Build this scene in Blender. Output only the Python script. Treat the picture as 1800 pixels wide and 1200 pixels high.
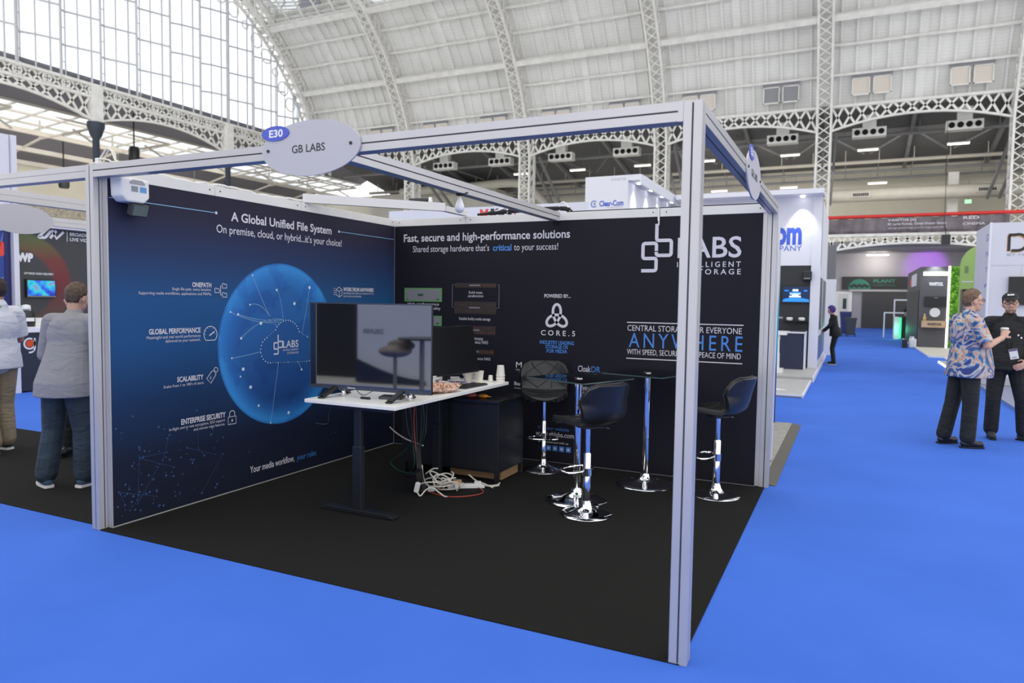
import bpy, math, random
from mathutils import Vector, Matrix
PI = math.pi
rnd = random.Random(7)
for o in list(bpy.data.objects): bpy.data.objects.remove(o)
SC = bpy.context.scene
COL = SC.collection

# ------------------------------------------------------------------ camera
CAM = Vector((0.6074, -3.1335, 1.6296)); YAW, PITCH, ROLL = 0.4449, -0.0581, 0.0144
cd = bpy.data.cameras.new('camera'); cam = bpy.data.objects.new('camera', cd); COL.objects.link(cam)
fw = Vector((-math.sin(YAW)*math.cos(PITCH), math.cos(YAW)*math.cos(PITCH), math.sin(PITCH)))
rt = Vector((math.cos(YAW), math.sin(YAW), 0)); up = rt.cross(fw)
r2 = rt*math.cos(ROLL) + up*math.sin(ROLL); u2 = -rt*math.sin(ROLL) + up*math.cos(ROLL)
M = Matrix((r2, u2, -fw)).transposed().to_4x4(); M.translation = CAM
cam.matrix_world = M
cd.sensor_width = 36; cd.lens = 36*1247.9/1800; cd.clip_end = 500; cd.clip_start = 0.05
cd.dof.use_dof = True; cd.dof.focus_distance = 5.6; cd.dof.aperture_fstop = 2.2
SC.camera = cam

# ------------------------------------------------------------------ world, exposure
w = bpy.data.worlds.new('overcast_sky'); SC.world = w; w.use_nodes = True
bg = w.node_tree.nodes['Background']; bg.inputs[0].default_value = (0.97, 0.985, 1.0, 1); bg.inputs[1].default_value = 1.55
SC.view_settings.view_transform = 'Standard'; SC.view_settings.look = 'None'
SC.view_settings.gamma = 1; SC.view_settings.use_curve_mapping = False
SC.view_settings.exposure = 0.0
try:
    SC.cycles.use_denoising = True; SC.cycles.max_bounces = 8; SC.cycles.transparent_max_bounces = 16
    SC.cycles.sample_clamp_indirect = 6
except Exception: pass

def lamp(name, kind, loc, energy, color=(1, 1, 1), size=1, rot=None, target=None, **k):
    l = bpy.data.lights.new(name, kind); l.energy = energy; l.color = color
    if kind == 'AREA': l.size = size
    elif kind in ('SPOT', 'POINT'): l.shadow_soft_size = size
    for a, v in k.items(): setattr(l, a, v)
    o = bpy.data.objects.new(name, l); COL.objects.link(o); o.location = loc
    if target is not None: o.rotation_euler = (Vector(target)-Vector(loc)).to_track_quat('-Z', 'Y').to_euler()
    elif rot: o.rotation_euler = rot
    return o

# ------------------------------------------------------------------ materials
MATS = {}
def srgb(c):
    return tuple((x/12.92 if x <= .04045 else ((x+.055)/1.055)**2.4) for x in [v/255 for v in c])
def mat(name, col=(.8, .8, .8), rough=.5, metal=0, noise=0, nscale=40, emit=None, estr=1, spec=.5, coat=0, bump=0, alpha=1):
    if name in MATS: return MATS[name]
    m = bpy.data.materials.new(name); m.use_nodes = True; nt = m.node_tree; b = nt.nodes['Principled BSDF']
    b.inputs['Base Color'].default_value = (*col, 1); b.inputs['Roughness'].default_value = rough; b.inputs['Metallic'].default_value = metal
    b.inputs['Specular IOR Level'].default_value = spec; b.inputs['Coat Weight'].default_value = coat
    if noise or bump:
        tc = nt.nodes.new('ShaderNodeTexCoord'); n = nt.nodes.new('ShaderNodeTexNoise'); n.inputs['Scale'].default_value = nscale; n.inputs['Detail'].default_value = 3
        nt.links.new(tc.outputs['Object'], n.inputs['Vector'])
        if noise:
            r = nt.nodes.new('ShaderNodeValToRGB')
            r.color_ramp.elements[0].position = .3; r.color_ramp.elements[1].position = .7
            r.color_ramp.elements[0].color = (*[max(0, c*(1-noise)) for c in col], 1); r.color_ramp.elements[1].color = (*[min(1, c*(1+noise)) for c in col], 1)
            nt.links.new(n.outputs['Fac'], r.inputs['Fac']); nt.links.new(r.outputs['Color'], b.inputs['Base Color'])
        if bump:
            bp = nt.nodes.new('ShaderNodeBump'); bp.inputs['Strength'].default_value = bump; bp.inputs['Distance'].default_value = .01
            nt.links.new(n.outputs['Fac'], bp.inputs['Height']); nt.links.new(bp.outputs['Normal'], b.inputs['Normal'])
    if emit:
        b.inputs['Emission Color'].default_value = (*emit, 1); b.inputs['Emission Strength'].default_value = estr
    MATS[name] = m
    return m
def glassy(name, tint, opac, rough=.02):
    m = bpy.data.materials.new(name); m.use_nodes = True; nt = m.node_tree; nt.nodes.clear()
    out = nt.nodes.new('ShaderNodeOutputMaterial'); mix = nt.nodes.new('ShaderNodeMixShader'); tr = nt.nodes.new('ShaderNodeBsdfTransparent')
    gl = nt.nodes.new('ShaderNodeBsdfGlossy'); gl.inputs['Roughness'].default_value = rough; tr.inputs['Color'].default_value = (*tint, 1)
    lw = nt.nodes.new('ShaderNodeFresnel'); lw.inputs['IOR'].default_value = 1.45
    mt = nt.nodes.new('ShaderNodeMath'); mt.operation = 'ADD'; mt.inputs[1].default_value = opac; mt.use_clamp = True
    nt.links.new(lw.outputs[0], mt.inputs[0]); nt.links.new(mt.outputs[0], mix.inputs[0]); nt.links.new(tr.outputs[0], mix.inputs[1]); nt.links.new(gl.outputs[0], mix.inputs[2]); nt.links.new(mix.outputs[0], out.inputs[0])
    MATS[name] = m; return m
def ramp_mat(name, rough, build):
    """material whose base colour is built by build(nt) -> colour socket"""
    m = bpy.data.materials.new(name); m.use_nodes = True; nt = m.node_tree; b = nt.nodes['Principled BSDF']
    b.inputs['Roughness'].default_value = rough
    nt.links.new(build(nt), b.inputs['Base Color']); MATS[name] = m
    return m
def N(nt, t, **k):
    n = nt.nodes.new(t)
    for a, v in k.items():
        if a.startswith('i_'):
            key = a[2:]; n.inputs[int(key) if key.isdigit() else key].default_value = v
        else: setattr(n, a, v)
    return n
def ramp(nt, fac, stops, interp='LINEAR'):
    r = nt.nodes.new('ShaderNodeValToRGB'); cr = r.color_ramp; cr.interpolation = interp
    while len(cr.elements) < len(stops): cr.elements.new(.5)
    for e, (p, c) in zip(cr.elements, stops): e.position = p; e.color = (*c, 1)
    nt.links.new(fac, r.inputs['Fac']); return r.outputs['Color']

ALU = mat('satin_white_aluminium', (.55, .53, .53), .34, .4, spec=.6, noise=.03, nscale=3)
RAILW = mat('white_rail_paint', (.72, .70, .67), .45, noise=.03, nscale=5)
DARKLINE = mat('dark_groove', (.03, .03, .04), .6)
CHROME = mat('polished_chrome', (.82, .82, .84), .06, 1)
BLACKMETAL = mat('black_powder_coat', (.012, .013, .017), .38)
BLACKLEATHER = mat('black_leatherette', (.012, .012, .013), .36, noise=.2, nscale=60, bump=.12)
BLACKPLASTIC = mat('black_plastic', (.012, .012, .014), .35)
WHITEPLASTIC = mat('white_plastic', (.8, .79, .77), .4)
WHITELAM = mat('white_laminate', (.90, .88, .84), .35, noise=.02, nscale=8)
SCREEN = mat('black_glass_screen', (.004, .004, .006), .03, spec=1.0)
SCREEN.node_tree.nodes['Principled BSDF'].inputs['IOR'].default_value = 2.3
IRON = mat('white_painted_iron', (.84, .825, .79), .55, noise=.08, nscale=2)
GREYIRON = mat('grey_painted_steel', (.26, .26, .265), .6, noise=.1, nscale=2)
CREAM = mat('cream_plaster', (.72, .68, .58), .8, noise=.06, nscale=.6)
PRINTW = mat('white_print', (.62, .60, .66), .55)
PRINTB = mat('blue_print', (.06, .22, .62), .55)
WHITESTAND = mat('white_stand_board', (.70, .70, .76), .5, noise=.02, nscale=2)
TUBE = mat('lit_fluorescent_tube', (1, 1, 1), .4, emit=(1, .93, .8), estr=2.2)
GLASSROOF = glassy('roof_glass', (.93, .97, 1.0), .0)
TABLEGLASS = glassy('clear_table_glass', (.62, .68, .68), .03)

# ------------------------------------------------------------------ object helpers
def thing(name, label, cat, loc=(0, 0, 0), rz=0, group=None):
    o = bpy.data.objects.new(name, None); COL.objects.link(o); o.empty_display_size = .1
    o.location = loc; o.rotation_euler = (0, 0, rz); o['label'] = label; o['category'] = cat
    if group: o['group'] = group
    return o
def tag(o, label, cat, group=None):
    o['label'] = label; o['category'] = cat
    if group: o['group'] = group
    return o
def struct(o, label=None, cat=None):
    o['kind'] = 'structure'
    if label: o['label'] = label
    if cat: o['category'] = cat
    return o
def copy_tree(o, parent=None):
    c = o.copy(); COL.objects.link(c); c.parent = parent
    for ch in list(o.children): copy_tree(ch, c)
    return c

class MB:
    def __init__(s): s.v = []; s.f = []; s.m = []
    def add(s, vs, fs, mi=0):
        b = len(s.v); s.v += [tuple(v) for v in vs]; s.f += [tuple(b+i for i in f) for f in fs]; s.m += [mi]*len(fs); return s
    def box(s, x0, x1, y0, y1, z0, z1, mi=0):
        v = [(x, y, z) for x in (x0, x1) for y in (y0, y1) for z in (z0, z1)]
        return s.add(v, [(0, 1, 3, 2), (4, 6, 7, 5), (0, 4, 5, 1), (2, 3, 7, 6), (0, 2, 6, 4), (1, 5, 7, 3)], mi)
    def rbox(s, c, size, R=None, mi=0):
        hx, hy, hz = [d/2 for d in size]; R = R or Matrix.Identity(3); c = Vector(c)
        v = [c + R @ Vector((x, y, z)) for x in (-hx, hx) for y in (-hy, hy) for z in (-hz, hz)]
        return s.add(v, [(0, 1, 3, 2), (4, 6, 7, 5), (0, 4, 5, 1), (2, 3, 7, 6), (0, 2, 6, 4), (1, 5, 7, 3)], mi)
    def bar(s, p, q, a, b=None, mi=0, upv=(0, 0, 1)):
        b = b or a; p = Vector(p); q = Vector(q); d = (q-p)
        if d.length < 1e-6: return s
        d.normalize(); u = Vector(upv)
        if abs(d.dot(u)) > .98: u = Vector((1, 0, 0))
        sx = d.cross(u).normalized()*a/2; sy = d.cross(sx).normalized()*b/2
        v = [e + i*sx + j*sy for e in (p, q) for i, j in ((-1, -1), (1, -1), (1, 1), (-1, 1))]
        return s.add(v, [(3, 2, 1, 0), (4, 5, 6, 7), (0, 1, 5, 4), (1, 2, 6, 5), (2, 3, 7, 6), (3, 0, 4, 7)], mi)
    def tube(s, pts, r, n=8, mi=0, closed=False, flat=None):
        pts = [Vector(p) for p in pts]; m = len(pts); rs = r if isinstance(r, (list, tuple)) else [r]*m
        T = [((pts[(i+1) % m] if closed or i < m-1 else pts[i]) - (pts[i-1] if closed or i > 0 else pts[i])).normalized() for i in range(m)]
        u = T[0].orthogonal().normalized(); rings = []
        for i in range(m):
            u = (u - T[i]*u.dot(T[i])); u = u.normalized() if u.length > 1e-6 else T[i].orthogonal().normalized(); w_ = T[i].cross(u)
            rings.append([pts[i] + rs[i]*(math.cos(2*PI*k/n)*u + math.sin(2*PI*k/n)*w_) for k in range(n)])
        vs = [v for g in rings for v in g]; fs = []
        for i in range(m if closed else m-1):
            a, b = i*n, ((i+1) % m)*n
            fs += [(a+k, a+(k+1) % n, b+(k+1) % n, b+k) for k in range(n)]
        if not closed: fs += [tuple(range(n))[::-1], tuple((m-1)*n+k for k in range(n))]
        return s.add(vs, fs, mi)
    def lathe(s, prof, c=(0, 0, 0), n=32, mi=0):
        vs = []; fs = []; m = len(prof)
        for r, z in prof: vs += [(c[0]+r*math.cos(2*PI*k/n), c[1]+r*math.sin(2*PI*k/n), c[2]+z) for k in range(n)]
        for i in range(m-1): fs += [(i*n+k, i*n+(k+1) % n, (i+1)*n+(k+1) % n, (i+1)*n+k) for k in range(n)]
        fs += [tuple(range(n))[::-1], tuple((m-1)*n+k for k in range(n))]
        return s.add(vs, fs, mi)
    def ell(s, c, r, R=None, nu=14, nv=9, mi=0):
        c = Vector(c); R = R or Matrix.Identity(3); vs = []; fs = []
        r = r if isinstance(r, (tuple, list)) else (r, r, r)
        for j in range(nv+1):
            t = PI*j/nv
            for i in range(nu):
                a = 2*PI*i/nu; vs.append(c + R @ Vector((r[0]*math.sin(t)*math.cos(a), r[1]*math.sin(t)*math.sin(a), r[2]*math.cos(t))))
        for j in range(nv):
            for i in range(nu):
                a, b = j*nu, (j+1)*nu
                if j == 0: fs.append((i, b+i, b+(i+1) % nu))
                elif j == nv-1: fs.append((a+i, b+i, a+(i+1) % nu))
                else: fs.append((a+i, b+i, b+(i+1) % nu, a+(i+1) % nu))
        return s.add(vs, fs, mi)
    def cap(s, p, q, r1, r2, n=12, mi=0):
        """tapered limb with round ends"""
        p = Vector(p); q = Vector(q); d = (q-p); L = d.length; d = d/L if L else Vector((0, 0, 1)); P = []; Rr = []
        for k in range(4): a = PI/2*(k+.25)/4.25; P.append(p - d*r1*math.cos(a)); Rr.append(r1*math.sin(a))
        P += [p, p+d*L*.5, q]; Rr += [r1, (r1+r2)/2, r2]
        for k in range(3, -1, -1): a = PI/2*(k+.25)/4.25; P.append(q + d*r2*math.cos(a)); Rr.append(r2*math.sin(a))
        return s.tube(P, Rr, n, mi)
    def loft(s, rings, n=20, mi=0):
        vs = []; fs = []
        for cx, cy, cz, rx, ry in rings: vs += [(cx+rx*math.cos(2*PI*k/n), cy+ry*math.sin(2*PI*k/n), cz) for k in range(n)]
        for i in range(len(rings)-1): fs += [(i*n+k, i*n+(k+1) % n, (i+1)*n+(k+1) % n, (i+1)*n+k) for k in range(n)]
        fs += [tuple(range(n))[::-1], tuple((len(rings)-1)*n+k for k in range(n))]
        return s.add(vs, fs, mi)
    def poly(s, pts, thick, O, U, V, Nn, mi=0):
        """outline pts (u,v) extruded by thick along normal Nn, standing at origin O"""
        O, U, V, Nn = map(Vector, (O, U, V, Nn)); k = len(pts)
        a = [O + U*p[0] + V*p[1] for p in pts]; b = [x + Nn*thick for x in a]
        return s.add(a+b, [tuple(range(k))[::-1], tuple(range(k, 2*k))] + [(i, (i+1) % k, k+(i+1) % k, k+i) for i in range(k)], mi)
    def shift(s, d): s.v = [(x-d[0], y-d[1], z-d[2]) for x, y, z in s.v]; return s
    def build(s, name, mats, parent=None, smooth=False, bevel=0, world=False, seg=2, subsurf=0, solid=0):
        if world and parent is not None:
            L = parent.location; p2 = parent.parent
            L = Vector(L)
            while p2 is not None: L = L + p2.location; p2 = p2.parent
            s.shift(L)
        me = bpy.data.meshes.new(name); me.from_pydata(s.v, [], s.f)
        for m in (mats if isinstance(mats, (list, tuple)) else [mats]): me.materials.append(m)
        if len(me.materials) > 1: me.polygons.foreach_set('material_index', s.m)
        if smooth:
            me.polygons.foreach_set('use_smooth', [True]*len(me.polygons))
            try: me.set_sharp_from_angle(angle=math.radians(42))
            except Exception: pass
        me.update(); o = bpy.data.objects.new(name, me); COL.objects.link(o); o.parent = parent
        if solid: md = o.modifiers.new('s', 'SOLIDIFY'); md.thickness = solid; md.offset = -1
        if subsurf: md = o.modifiers.new('u', 'SUBSURF'); md.levels = subsurf; md.render_levels = subsurf
        if bevel: md = o.modifiers.new('b', 'BEVEL'); md.width = bevel; md.segments = seg; md.limit_method = 'ANGLE'; md.angle_limit = math.radians(40)
        return o

# ------------------------------------------------------------------ lettering
def _glyphs(s, bold=0, spacing=1.0, shear=0, fill=True):
    c = bpy.data.curves.new('t', 'FONT'); c.body = s; c.size = 1; c.offset = bold; c.space_character = spacing; c.shear = shear; c.resolution_u = 3
    o = bpy.data.objects.new('t', c); COL.objects.link(o)
    me = bpy.data.meshes.new_from_object(o.evaluated_get(bpy.context.evaluated_depsgraph_get()))
    v = [tuple(x.co) for x in me.vertices]; f = [tuple(p.vertices) for p in me.polygons]
    bpy.data.objects.remove(o); bpy.data.curves.remove(c); bpy.data.meshes.remove(me)
    return v, f
_H = None
def text(mb, s, O, U, V, u0, u1, z, cap, mi=0, bold=.0, spacing=1.0, shear=0):
    """write s on the plane (O,U,V) from u0 to u1 with baseline z and capital height cap"""
    global _H
    if _H is None: _H = max(v[1] for v in _glyphs('H')[0])
    v, f = _glyphs(s, bold, spacing, shear); O, U, V = map(Vector, (O, U, V))
    xa = min(p[0] for p in v); xb = max(p[0] for p in v); sx = (u1-u0)/(xb-xa); sy = cap/_H
    mb.add([O + U*(u0+(p[0]-xa)*sx) + V*(z+p[1]*sy) for p in v], f, mi)
def stroke(mb, pts, wd, O, U, V, mi=0, closed=False):
    """flat printed line of width wd through pts (u,v)"""
    O, U, V = map(Vector, (O, U, V)); P = [Vector((a, b)) for a, b in pts]; m = len(P); L = []; Rr = []
    for i in range(m):
        a = P[i-1] if (closed or i > 0) else P[i]; b = P[(i+1) % m] if (closed or i < m-1) else P[i]
        t = (b-a); t = t.normalized() if t.length > 1e-9 else Vector((1, 0)); n = Vector((-t.y, t.x))*wd/2
        L.append(P[i]+n); Rr.append(P[i]-n)
    vs = [O+U*p.x+V*p.y for p in L+Rr]
    mb.add(vs, [(i, m+i, m+(i+1) % m, (i+1) % m) for i in range(m if closed else m-1)], mi)
def disc(mb, c, r, O, U, V, mi=0, n=16, ry=None):
    O, U, V = map(Vector, (O, U, V)); ry = ry or r
    mb.add([O+U*(c[0]+r*math.cos(2*PI*k/n))+V*(c[1]+ry*math.sin(2*PI*k/n)) for k in range(n)], [tuple(range(n))], mi)
def rect(mb, a, b, c, d, O, U, V, mi=0):
    O, U, V = map(Vector, (O, U, V)); mb.add([O+U*x+V*y for x, y in ((a, c), (b, c), (b, d), (a, d))], [(0, 1, 2, 3)], mi)
def arcpts(cx, cy, r, a0, a1, n=10, ry=None):
    ry = ry or r; return [(cx+r*math.cos(math.radians(a0+(a1-a0)*k/n)), cy+ry*math.sin(math.radians(a0+(a1-a0)*k/n))) for k in range(n+1)]
def smooth_path(pts, n=6):
    P = [Vector(p) for p in pts]; out = []
    for i in range(len(P)-1):
        p0 = P[max(i-1, 0)]; p1 = P[i]; p2 = P[i+1]; p3 = P[min(i+2, len(P)-1)]
        for k in range(n):
            t = k/n; out.append(.5*((2*p1)+(-p0+p2)*t+(2*p0-5*p1+4*p2-p3)*t*t+(-p0+3*p1-3*p2+p3)*t**3))
    return out+[P[-1]]
# ------------------------------------------------------------------ hall: floor
def blue_carpet(nt):
    tc = N(nt, 'ShaderNodeTexCoord'); n = N(nt, 'ShaderNodeTexNoise', i_Scale=220, i_Detail=2); n2 = N(nt, 'ShaderNodeTexNoise', i_Scale=.9, i_Detail=4)
    nt.links.new(tc.outputs['Object'], n.inputs['Vector']); nt.links.new(tc.outputs['Object'], n2.inputs['Vector'])
    mx = N(nt, 'ShaderNodeMath', operation='MULTIPLY_ADD'); mx.inputs[1].default_value = .35; nt.links.new(n.outputs['Fac'], mx.inputs[0])
    m2 = N(nt, 'ShaderNodeMath', operation='MULTIPLY'); m2.inputs[1].default_value = .65; nt.links.new(n2.outputs['Fac'], m2.inputs[0]); nt.links.new(m2.outputs[0], mx.inputs[2])
    return ramp(nt, mx.outputs[0], [(.3, (.042, .132, .55)), (.7, (.058, .165, .65))])
BLUECARPET = ramp_mat('blue_exhibition_carpet', .85, blue_carpet)
def black_carpet(nt):
    tc = N(nt, 'ShaderNodeTexCoord'); n = N(nt, 'ShaderNodeTexNoise', i_Scale=260, i_Detail=3); nt.links.new(tc.outputs['Object'], n.inputs['Vector'])
    return ramp(nt, n.outputs['Fac'], [(.35, (.0052, .005, .0046)), (.65, (.0125, .0118, .0105))])
BLACKCARPET = ramp_mat('charcoal_carpet', .95, black_carpet)
for mm in (BLUECARPET, BLACKCARPET): mm.node_tree.nodes['Principled BSDF'].inputs['Specular IOR Level'].default_value = .2
CONCRETE = mat('grey_hall_floor', (.60, .59, .57), .7, noise=.06, nscale=.5)
b = MB(); b.box(-60, 40, -16, 60, -.3, -.006); struct(b.build('floor', CONCRETE))
b = MB()
for q in ((-14.5, 8, -5.5, 3.6), (-14.5, -5.2, 3.6, 7.5), (-.6, 3.3, 3.6, 53.9)): b.box(q[0], q[1], q[2], q[3], -.006, 0)
tag(b.build('aisle_carpet', BLUECARPET), 'bright blue carpet covering the wide aisles around the booth', 'carpet')
b = MB(); b.box(-4.02, -.03, .0, 3.46, .0, .006)
tag(b.build('booth_carpet', BLACKCARPET), 'charcoal carpet inside the open booth with the desk and bar stools', 'carpet')
b = MB(); b.box(-9.2, -4.03, .06, 1.95, .0, .006)
tag(b.build('booth_carpet', BLACKCARPET), 'charcoal carpet under the man in the grey blazer', 'carpet')

# ------------------------------------------------------------------ hall: arched roof
YC, ZC, RR = 29.0, 8.2, 19.0
def arc(deg, r=RR): a = math.radians(deg); return YC + r*math.cos(a), ZC + r*math.sin(a)
def roof_board(nt):
    tc = N(nt, 'ShaderNodeTexCoord'); sp = N(nt, 'ShaderNodeSeparateXYZ'); nt.links.new(tc.outputs['Object'], sp.inputs[0])
    ml = N(nt, 'ShaderNodeMath', operation='MULTIPLY'); ml.inputs[1].default_value = 5.5; nt.links.new(sp.outputs['Z'], ml.inputs[0])
    fr = N(nt, 'ShaderNodeMath', operation='FRACT'); nt.links.new(ml.outputs[0], fr.inputs[0])
    line = ramp(nt, fr.outputs[0], [(0, (.78, .77, .75)), (.12, (.89, .88, .865)), (.9, (.89, .88, .865)), (1, (.78, .77, .75))])
    n = N(nt, 'ShaderNodeTexNoise', i_Scale=.5, i_Detail=5); nt.links.new(tc.outputs['Object'], n.inputs['Vector'])
    mx = N(nt, 'ShaderNodeMixRGB', blend_type='MULTIPLY', i_Fac=1.0); nt.links.new(line, mx.inputs[1])
    nt.links.new(ramp(nt, n.outputs['Fac'], [(.3, (.86, .86, .85)), (.7, (1, 1, 1))]), mx.inputs[2]); return mx.outputs[0]
ROOFB = ramp_mat('white_roof_boarding', .8, roof_board)
T0, T1 = 17.8, 52.3
NS = 14
b = MB(); pa = [arc(T0+(T1-T0)*i/NS) for i in range(NS+1)]; pb = [arc(T0+(T1-T0)*i/NS, RR+.25) for i in range(NS+1)]
vs = [(x, y, z) for x in (-43, 22) for y, z in pa+pb[::-1]]; k = 2*(NS+1)
b.add(vs, [(i, (i+1) % k, k+(i+1) % k, k+i) for i in range(k)])
# sheathing battens that run up the curve, and the broad strip in the middle of each bay
xcols = [-43.0+10.4*i for i in range(7)]
for i in range(6):
    for j in range(1, 12):
        x = xcols[i] + 10.4*j/12; wd, dp = (.45, .20) if j == 6 else (.13, .17)
        for s in range(NS):
            (y0, z0), (y1, z1) = pa[s], pa[s+1]; (y2, z2), (y3, z3) = [arc(T0+(T1-T0)*q/NS, RR-dp) for q in (s, s+1)]
            b.add([(x-wd/2, y0, z0), (x-wd/2, y1, z1), (x-wd/2, y3, z3), (x-wd/2, y2, z2), (x+wd/2, y0, z0), (x+wd/2, y1, z1), (x+wd/2, y3, z3), (x+wd/2, y2, z2)],
                  [(3, 2, 6, 7), (0, 3, 7, 4), (1, 5, 6, 2), (0, 1, 2, 3), (4, 7, 6, 5)])
struct(b.build('ceiling', ROOFB))
def purlin(deg, dep, ht, nm):
    b = MB(); y, z = arc(deg, RR-.1); a = math.radians(deg); nrm = Vector((0, -math.cos(a), -math.sin(a))); tan = Vector((0, -math.sin(a), math.cos(a)))
    c = Vector((0, y, z)) + nrm*dep/2
    for i in range(6):
        x0, x1 = xcols[i]+.45, xcols[i+1]-.45
        if dep < .6:
            # light purlins sag slightly between the strips
            for k in range(8):
                t0, t1 = k/8, (k+1)/8
                s0, s1 = [nrm*.22*(1-abs(2*((t*2) % 1 if t < 1 else 1)-1)**2) for t in (t0, t1)]
                b.bar(c+Vector((x0+(x1-x0)*t0, 0, 0))+s0*.5, c+Vector((x0+(x1-x0)*t1, 0, 0))+s1*.5, ht, dep*.5, upv=nrm)
        else:
            f = c + nrm*dep*.4; g = c - nrm*dep*.3
            b.bar(f+Vector((x0, 0, 0)), f+Vector((x1, 0, 0)), ht, .1, upv=nrm); b.bar(g+Vector((x0, 0, 0)), g+Vector((x1, 0, 0)), ht*.6, .1, upv=nrm)
            n = 10
            for k in range(n):
                p, q = x0+(x1-x0)*k/n, x0+(x1-x0)*(k+1)/n
                b.bar((f if k % 2 else g)+Vector((p, 0, 0)), (g if k % 2 else f)+Vector((q, 0, 0)), .08)
    struct(b.build('roof_purlin', IRON), nm)
purlin(24.2, .4, .14, 'light white purlin just above the small louvred windows'); purlin(29.6, .4, .14, 'second light purlin above the windows'); purlin(34.9, .9, .36, 'heavy trussed purlin across the white roof')
purlin(41.0, .4, .14, 'light purlin above the heavy trussed one'); purlin(46.5, .4, .14, 'light purlin below the roof glazing'); purlin(52.3, .9, .4, 'heavy purlin at the foot of the roof glazing')
# glazed crown of the roof
b = MB(); c2 = [arc(52+76*i/10) for i in range(11)]
b.add([(x, y, z) for x in (-43, 22) for y, z in c2], [(i, i+1, 12+i, 11+i) for i in range(10)])
gl = struct(b.build('window_2', GLASSROOF)); b = MB()
for i in range(44):
    x = -43+65*i/43
    for s in range(10): b.bar((x, *c2[s]), (x, *c2[s+1]), .09, .14, upv=(1, 0, 0))
b.build('glazing_bars', IRON, gl)

# ribs: four chords laced together, a straight leg to the floor and a curved back
def rib_pts(r):
    if r < RR-.3: base = [(arc(13.7, r)[0], z) for z in (0, 3.2, 6.4, 9.6)]
    else: base = [(arc(13.7, r)[0], z) for z in (0, 3.2, 6.4, 9.6)]
    return base + [arc(13.7+(60-13.7)*i/14, r) for i in range(15)]
def rib(x, nm):
    b = MB(); hw = .40; inn = rib_pts(RR-1.0); out = rib_pts(RR-.08)
    for P in (inn, out):
        for s in (-1, 1):
            for i in range(len(P)-1): b.bar((x+s*hw, *P[i]), (x+s*hw, *P[i+1]), .22, .13, upv=(1, 0, 0))
    def lace(A, B, n, t):
        for i in range(n):
            a0, a1, b0, b1 = A(i/n), A((i+1)/n), B(i/n), B((i+1)/n); b.bar(a0, b1, t, t*.5); b.bar(b0, a1, t, t*.5)
    def along(P, xx):
        L = [0]
        for i in range(len(P)-1): L.append(L[-1]+math.hypot(P[i+1][0]-P[i][0], P[i+1][1]-P[i][1]))
        def f(t):
            d = t*L[-1]
            for i in range(len(P)-1):
                if d <= L[i+1]+1e-6:
                    u = (d-L[i])/(L[i+1]-L[i]); return Vector((xx, P[i][0]+(P[i+1][0]-P[i][0])*u, P[i][1]+(P[i+1][1]-P[i][1])*u))
            return Vector((xx, *P[-1]))
        return f
    lace(along(inn, x-hw), along(inn, x+hw), 46, .11)
    for s in (-1, 1): lace(along(inn, x+s*hw), along(out, x+s*hw), 34, .10)
    return struct(b.build('roof_rib', IRON), nm)
for x, nm in zip(xcols[1:6], ('lattice rib nearest the glazed gable', 'second lattice rib from the glazed gable', 'middle lattice rib behind the corner post', 'lattice rib left of the red gallery rail', 'lattice rib at the right end of the red gallery rail')): rib(x, nm)

def lattice_girder(P, Q, ztop, zend, zmid, n, nm, th=.2, mat_=IRON, name='lattice_girder'):
    """flat top chord, arched bottom chord, crossed lacing; P,Q are (x,y) ends"""
    b = MB(); P = Vector((*P, 0)); Q = Vector((*Q, 0))
    bot = lambda t: zmid+(zend-zmid)*abs(2*t-1)**2
    for i in range(n):
        t0, t1 = i/n, (i+1)/n; p, q = P.lerp(Q, t0), P.lerp(Q, t1)
        zt = Vector((0, 0, ztop)); b.bar(p+Vector((0, 0, bot(t0))), q+Vector((0, 0, bot(t1))), th, .12)
        b.bar(p+zt, q+Vector((0, 0, bot(t1))), .08, .13); b.bar(p+Vector((0, 0, bot(t0))), q+zt, .08, .13)
    b.bar(P+Vector((0, 0, ztop)), Q+Vector((0, 0, ztop)), th*1.3, .16)
    return struct(b.build(name, mat_), nm)
YA = 46.6
for i in range(6): lattice_girder((xcols[i]+.4, YA), (xcols[i+1]-.4, YA), 14.05, 12.55, 13.3, 14, ['arched lattice girder beside the gable', 'arched lattice girder one bay from the gable', 'arched lattice girder above the left half of the header beam', 'arched lattice girder meeting the corner post', 'arched lattice girder above the red gallery rail', 'arched lattice girder at the far right'][i])
b = MB(); b.box(-43, 19, 47.0, 47.6, 14.0, 14.25); struct(b.build('trim_1', GREYIRON))
# louvred windows low in the roof, two to a bay
LOUV = mat('window_blind_white', (.74, .67, .60), .7); LOUVD = mat('grey_blind', (.30, .30, .32), .7)
FASC = mat('grey_window_head', (.33, .33, .36), .7)
wn = 2
for i in range(5):
    for off in (2.6, 7.8):
        x = xcols[i]+off; wn += 1; y = arc(23.6)[0]-.22
        b = MB()
        for s in (-1, 1):
            a0, a1 = (x-1.08, x-.08) if s < 0 else (x+.08, x+1.08)
            b.box(a0, a1, y-.05, y+.05, 14.52, 14.60); b.box(a0, a1, y-.05, y+.05, 15.52, 15.58); b.box(a0, a0+.06, y-.05, y+.05, 14.5, 15.55); b.box(a1-.06, a1, y-.05, y+.05, 14.5, 15.55)
        o = struct(b.build('window_%d' % wn, IRON))
        b = MB(); b.box(x-1.12, x+1.12, y+.0, y+.1, 15.60, 15.98); b.build('window_head', FASC, o)
        for s in (-1, 1):
            b = MB(); cx = x+s*.58; b.box(cx-.44, cx+.44, y+.03, y+.06, 14.58, 15.54); b.build('blind', LOUVD if wn == 10 else LOUV, o)

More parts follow.
